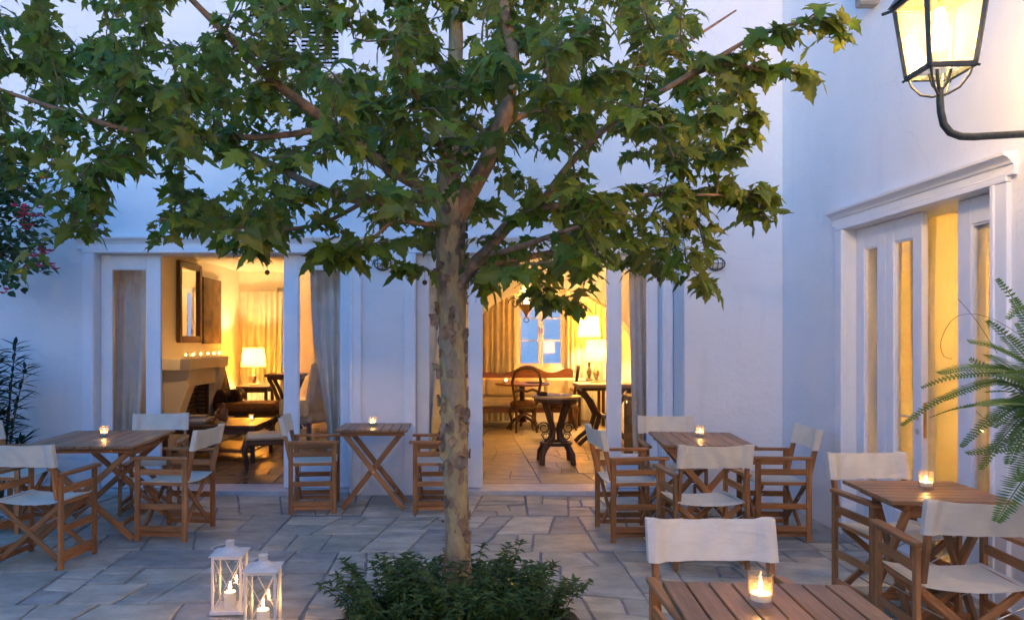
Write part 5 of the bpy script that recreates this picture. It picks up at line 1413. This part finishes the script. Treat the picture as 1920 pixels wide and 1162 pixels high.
# shrubs in the tree pit
sb = thing('pit_shrub', 'low dark green leafy shrub growing around the tree trunk', 'shrub', (BED.x, BED.y, 0)); B0 = Vector(sb.location)
sr = random.Random(5); lf = MB(); stm = MB()
for k in range(215):
    a = sr.uniform(0, 2 * math.pi); q = math.sqrt(sr.random())
    bx_, by_ = BEDR[0] * .74 * q * math.cos(a), BEDR[1] * .80 * q * math.sin(a)
    hgt = (.34 - .15 * q) * sr.uniform(.65, 1.12)
    if sr.random() < .16: hgt *= 1.3
    lean = Vector((math.cos(a), math.sin(a) * .8, 0)) * (.03 + .18 * q * sr.random()) + Vector((sr.gauss(0, .025), sr.gauss(0, .025), 0))
    p0 = Vector((bx_, by_, .01)); p1 = p0 + lean * .4 + Vector((0, 0, hgt * .6)); p2 = p0 + lean + Vector((0, 0, hgt))
    c, rr = resample([p0, p1, p2], [.0035, .0028, .0014], .03); stm.tube(c, rr, 4, cap=False)
    n = int(hgt / .0125)
    for j in range(n):
        f = .15 + .85 * j / n; p = c[min(len(c) - 1, int(f * len(c)))]
        for s in (0, 1):
            an = j * 1.7 + s * math.pi + sr.uniform(-.4, .4); d = Vector((math.cos(an), math.sin(an), sr.uniform(.0, .6) + .5 * (f > .85)))
            lf.tint = sr.random(); lance(lf, p, d, Vector((0, 0, 1)), sr.uniform(.035, .070) * (1 - .35 * (f > .9)), sr.uniform(.015, .026), sr, sr.uniform(.2, .6))
tag(obj('stems', stm, 'green_twig', sb), kind='stuff'); tag(obj('foliage', lf, 'leaf3', sb, tint=True), kind='stuff')

# oleander at the left edge
def oleander(x, y, hgt, n, seed, label, spread=.42):
    t = thing('oleander', label, 'shrub', (x, y, 0), group='oleanders by the white wall'); rnd = random.Random(seed); lf = MB(); stm = MB()
    for k in range(n):
        a = rnd.uniform(0, 2 * math.pi); q = rnd.random(); h_ = hgt * rnd.uniform(.45, 1.0)
        p0 = Vector((.06 * math.cos(a), .06 * math.sin(a), 0)); p2 = Vector((spread * q * math.cos(a), spread * q * math.sin(a), h_)); p1 = p0.lerp(p2, .5) + Vector((0, 0, .12))
        c, rr = resample([p0, p1, p2], [.011, .008, .003], .05); stm.tube(c, rr, 6, cap=False)
        for j in range(22):
            f = .5 + .5 * j / 22; p = c[min(len(c) - 1, int(f * len(c)))]
            for s in range(3):
                an = j * 1.05 + s * 2.09; d = Vector((math.cos(an), math.sin(an), rnd.uniform(-.1, 1.0)))
                lf.tint = rnd.random(); lance(lf, p, d, Vector((0, 0, 1)) - d * .2, rnd.uniform(.14, .22), rnd.uniform(.024, .036), rnd, rnd.uniform(.0, .35))
    tag(obj('stems', stm, 'twig', t), kind='stuff'); tag(obj('foliage', lf, 'leaf2', t, tint=True), kind='stuff')
oleander(-4.30, 6.85, 1.72, 9, 31, 'tall dark oleander with pointed leaves against the white wall', .30)
oleander(-4.30, 6.75, .80, 6, 32, 'short dark oleander low by the white wall behind long table', .34)

# bougainvillea climbing at the left
bv = thing('bougainvillea', 'bougainvillea with magenta flowers climbing the white wall', 'climber', (-4.75, 7.25, 0)); V0 = Vector(bv.location)
rb = random.Random(77); lf = MB(); bc = MB(); st = MB()
main, mr2 = resample([(0, 0, 0), (.05, .05, .9), (-.02, .08, 1.7), (.1, .02, 2.4), (.25, -.1, 3.1)], [.03, .026, .022, .018, .01], .08); st.tube(main, mr2, 8)
FL = [(10, 322), (22, 350), (78, 385), (92, 378), (30, 412), (52, 432), (62, 492), (78, 482), (92, 470), (66, 502), (14, 548), (5, 300), (84, 330), (45, 395), (100, 505)]
for k in range(74):
    x, y = rb.uniform(-70, 130), rb.uniform(280, 545)
    if x > 130 - abs(y - 420) * .5: x -= 70
    if k < len(FL): x, y = FL[k]
    tip = at(x, y, 6.55 + rb.uniform(-.5, .35)) - V0
    nd = min(main, key=lambda p: (p - tip).length + .3 * abs(p.z - tip.z - .2)); mid = nd.lerp(tip, .5) + Vector((0, 0, .12))
    c, rr = resample([nd, mid, tip], [.006, .004, .0018], .05); st.tube(c, rr, 5, cap=False)
    for j in range(16):
        p = c[int((.35 + .64 * rb.random()) * (len(c) - 1))]; an = rb.uniform(0, 6.28); d = Vector((math.cos(an), math.sin(an), rb.uniform(-.7, .5)))
        lf.tint = rb.random(); lance(lf, p + d * .02, d, Vector((rb.gauss(0, .4), rb.gauss(0, .4) - .3, 1)), rb.uniform(.07, .11), rb.uniform(.045, .07), rb, .2)
    if k < len(FL) or rb.random() < .2:
        for j in range(rb.randint(3, 6)):
            c0 = tip + Vector((rb.gauss(0, .03), rb.gauss(0, .03), rb.gauss(0, .03)))
            for s in range(3):
                an = s * 2.09 + rb.random(); d = Vector((math.cos(an), math.sin(an), .8)); bc.tint = rb.random(); lance(bc, c0, d, Vector((0, -.4, 1)), rb.uniform(.038, .052), rb.uniform(.030, .040), rb, .15)
tag(obj('stems', st, 'twig', bv), kind='stuff'); tag(obj('foliage', lf, 'bougain', bv, tint=True), kind='stuff'); tag(obj('flowers', bc, 'bract', bv, tint=True), kind='stuff')

# fern in a pot on a stand, its fronds reaching into view from the right
FX, FY, FZ = 2.43, 3.0, 1.24
stand = thing('plant_stand', 'slim black iron plant stand under the fern pot', 'plant stand', (FX, FY, .002))
obj('top_plate', MB().tube([(0, 0, FZ - .272), (0, 0, FZ - .252)], .15, 24), 'iron', stand)
for k in range(3):
    a = R(90 + 120 * k); obj('leg', MB().tube([(.12 * math.cos(a), .12 * math.sin(a), FZ - .262), (.10 * math.cos(a), .10 * math.sin(a), .5), (.17 * math.cos(a), .17 * math.sin(a), .0)], .010, 8), 'iron', stand)
obj('ring', MB().tube([(.105 * math.cos(a), .105 * math.sin(a), .45) for a in [2 * math.pi * k / 20 for k in range(21)]], .007, 6), 'iron', stand)
fern = thing('potted_fern', 'sword fern with long arching green fronds in clay pot', 'fern', (FX, FY, FZ - .249)); F0 = Vector(fern.location)
obj('pot', MB().lathe([(.001, 0), (.085, 0), (.13, .21), (.14, .21), (.142, .245), (.125, .245), (.12, .21), (.001, .205)], 28), 'clay', fern, smooth=True)
fr_ = random.Random(8)
def frond(tipw, lift, wid, seed, side=1.0):
    """arching frond from the pot to a tip; pinnae in two rows, longest in the middle"""
    rnd = random.Random(seed); tip = Vector(tipw) - F0
    base = Vector((rnd.uniform(-.03, .03), rnd.uniform(-.03, .03), .215))
    d = tip - base; m1 = base.lerp(tip, .35) + Vector((0, 0, lift)); m2 = base.lerp(tip, .75) + Vector((0, 0, lift * .62))
    c, rr = resample([base, m1, m2, tip], [.004, .003, .0022, .001], .0122)
    mb = MB(); mb.tube(c, rr, 5, cap=False)
    n = len(c); ax_ = Vector((-d.y, d.x, 0)).normalized()
    roll = rnd.uniform(-.6, .6)
    for i in range(int(n * .10), n - 1):
        f = i / n; dirv = (c[i + 1] - c[i]).normalized(); nrm = ax_.cross(dirv).normalized()
        sidev = ax_ * math.cos(roll) + nrm * math.sin(roll)
        ln = wid * min(1, (f - .05) * 4) * (1 - max(0, f - .45) / .58) ** .8 + .004
        for s in (-1, 1):
            mb.tint = rnd.random() * .3
            lance(mb, c[i], sidev * s + dirv * .28 + Vector((0, 0, -.12)), nrm + sidev * s * .2, ln * rnd.uniform(.85, 1.08), .0098, rnd, .12)
    obj('frond', mb, 'fern', fern, tint=True)
Yf = 2.95
for k, (x, y, dy, lift, wid) in enumerate([
        (1690, 798, -.05, .17, .040), (1727, 727, .15, .14, .040), (1744, 782, .05, .08, .055), (1802, 838, -.10, .14, .050), (1812, 850, .10, -.02, .075), (1868, 978, -.25, .05, .085),
        (1868, 522, .10, .10, .045), (1888, 598, -.1, .24, .050), (1817, 672, .25, .02, .085), (1850, 664, -.15, .05, .095), (1905, 605, .2, .0, .06), (1905, 900, -.3, .02, .06), (1840, 760, -.35, .05, .085),
        (1830, 720, .0, .08, .09), (1860, 800, -.2, .10, .085), (1880, 700, -.3, .08, .10), (1890, 830, .1, .08, .07), (1850, 735, .3, .06, .08), (1895, 765, -.1, .03, .09),
        (1760, 700, -.2, .12, .075), (1815, 640, -.05, .10, .085), (1840, 880, .0, .12, .07), (1850, 600, .1, .06, .08), (1890, 870, -.15, .14, .075),
        (2150, 640, .1, .15, .08), (2200, 820, .0, .2, .08), (2080, 560, .3, .1, .08), (2120, 760, -.5, .2, .08), (2040, 700, -.6, .25, .08), (2050, 860, .5, .3, .08), (1960, 560, -.2, .1, .08), (1990, 640, .45, .1, .08)]):
    frond(at(x, y, Yf + dy), lift, wid, 100 + k)
for pts_ in ([(1930, 640, 0), (1870, 602, 0), (1820, 588, 0), (1785, 600, 0), (1764, 640, .05), (1770, 668, .05), (1785, 672, .05)], [(1960, 800, 0), (1860, 790, 0), (1830, 770, 0)], [(1870, 662, 0), (1830, 600, 0), (1796, 560, 0)]):
    q, rr = resample([at(x, y, Yf + dy) - F0 for x, y, dy in pts_], [.0012] * len(pts_), .02); mb = MB(); mb.tube(q, rr, 4); obj('runner', mb, 'twig', fern)

# dry leaves fallen on the paving
for k, (x, y, lab) in enumerate(((-.72, 4.98, 'dry brown leaf lying on the paving behind the shrub'), (.62, 5.05, 'dry brown leaf lying between the tree and four-seat table'), (-1.75, 5.35, 'dry brown leaf lying on open paving before the bistro table'), (-.2, 6.2, 'dry brown leaf lying on paving before the salon step'))):
    dl = MB(); V, Fc = LEAVES[2 + k]; dl.add([v * .075 for v in V], Fc); zmin = min(v.z for v in V) * .075
    tag(obj('fallen_leaf', dl, 'limb', None, loc=(x, y, .006 - zmin), rot=(0, 0, k * 1.9)), lab, 'leaf', 'dry leaves on the paving')
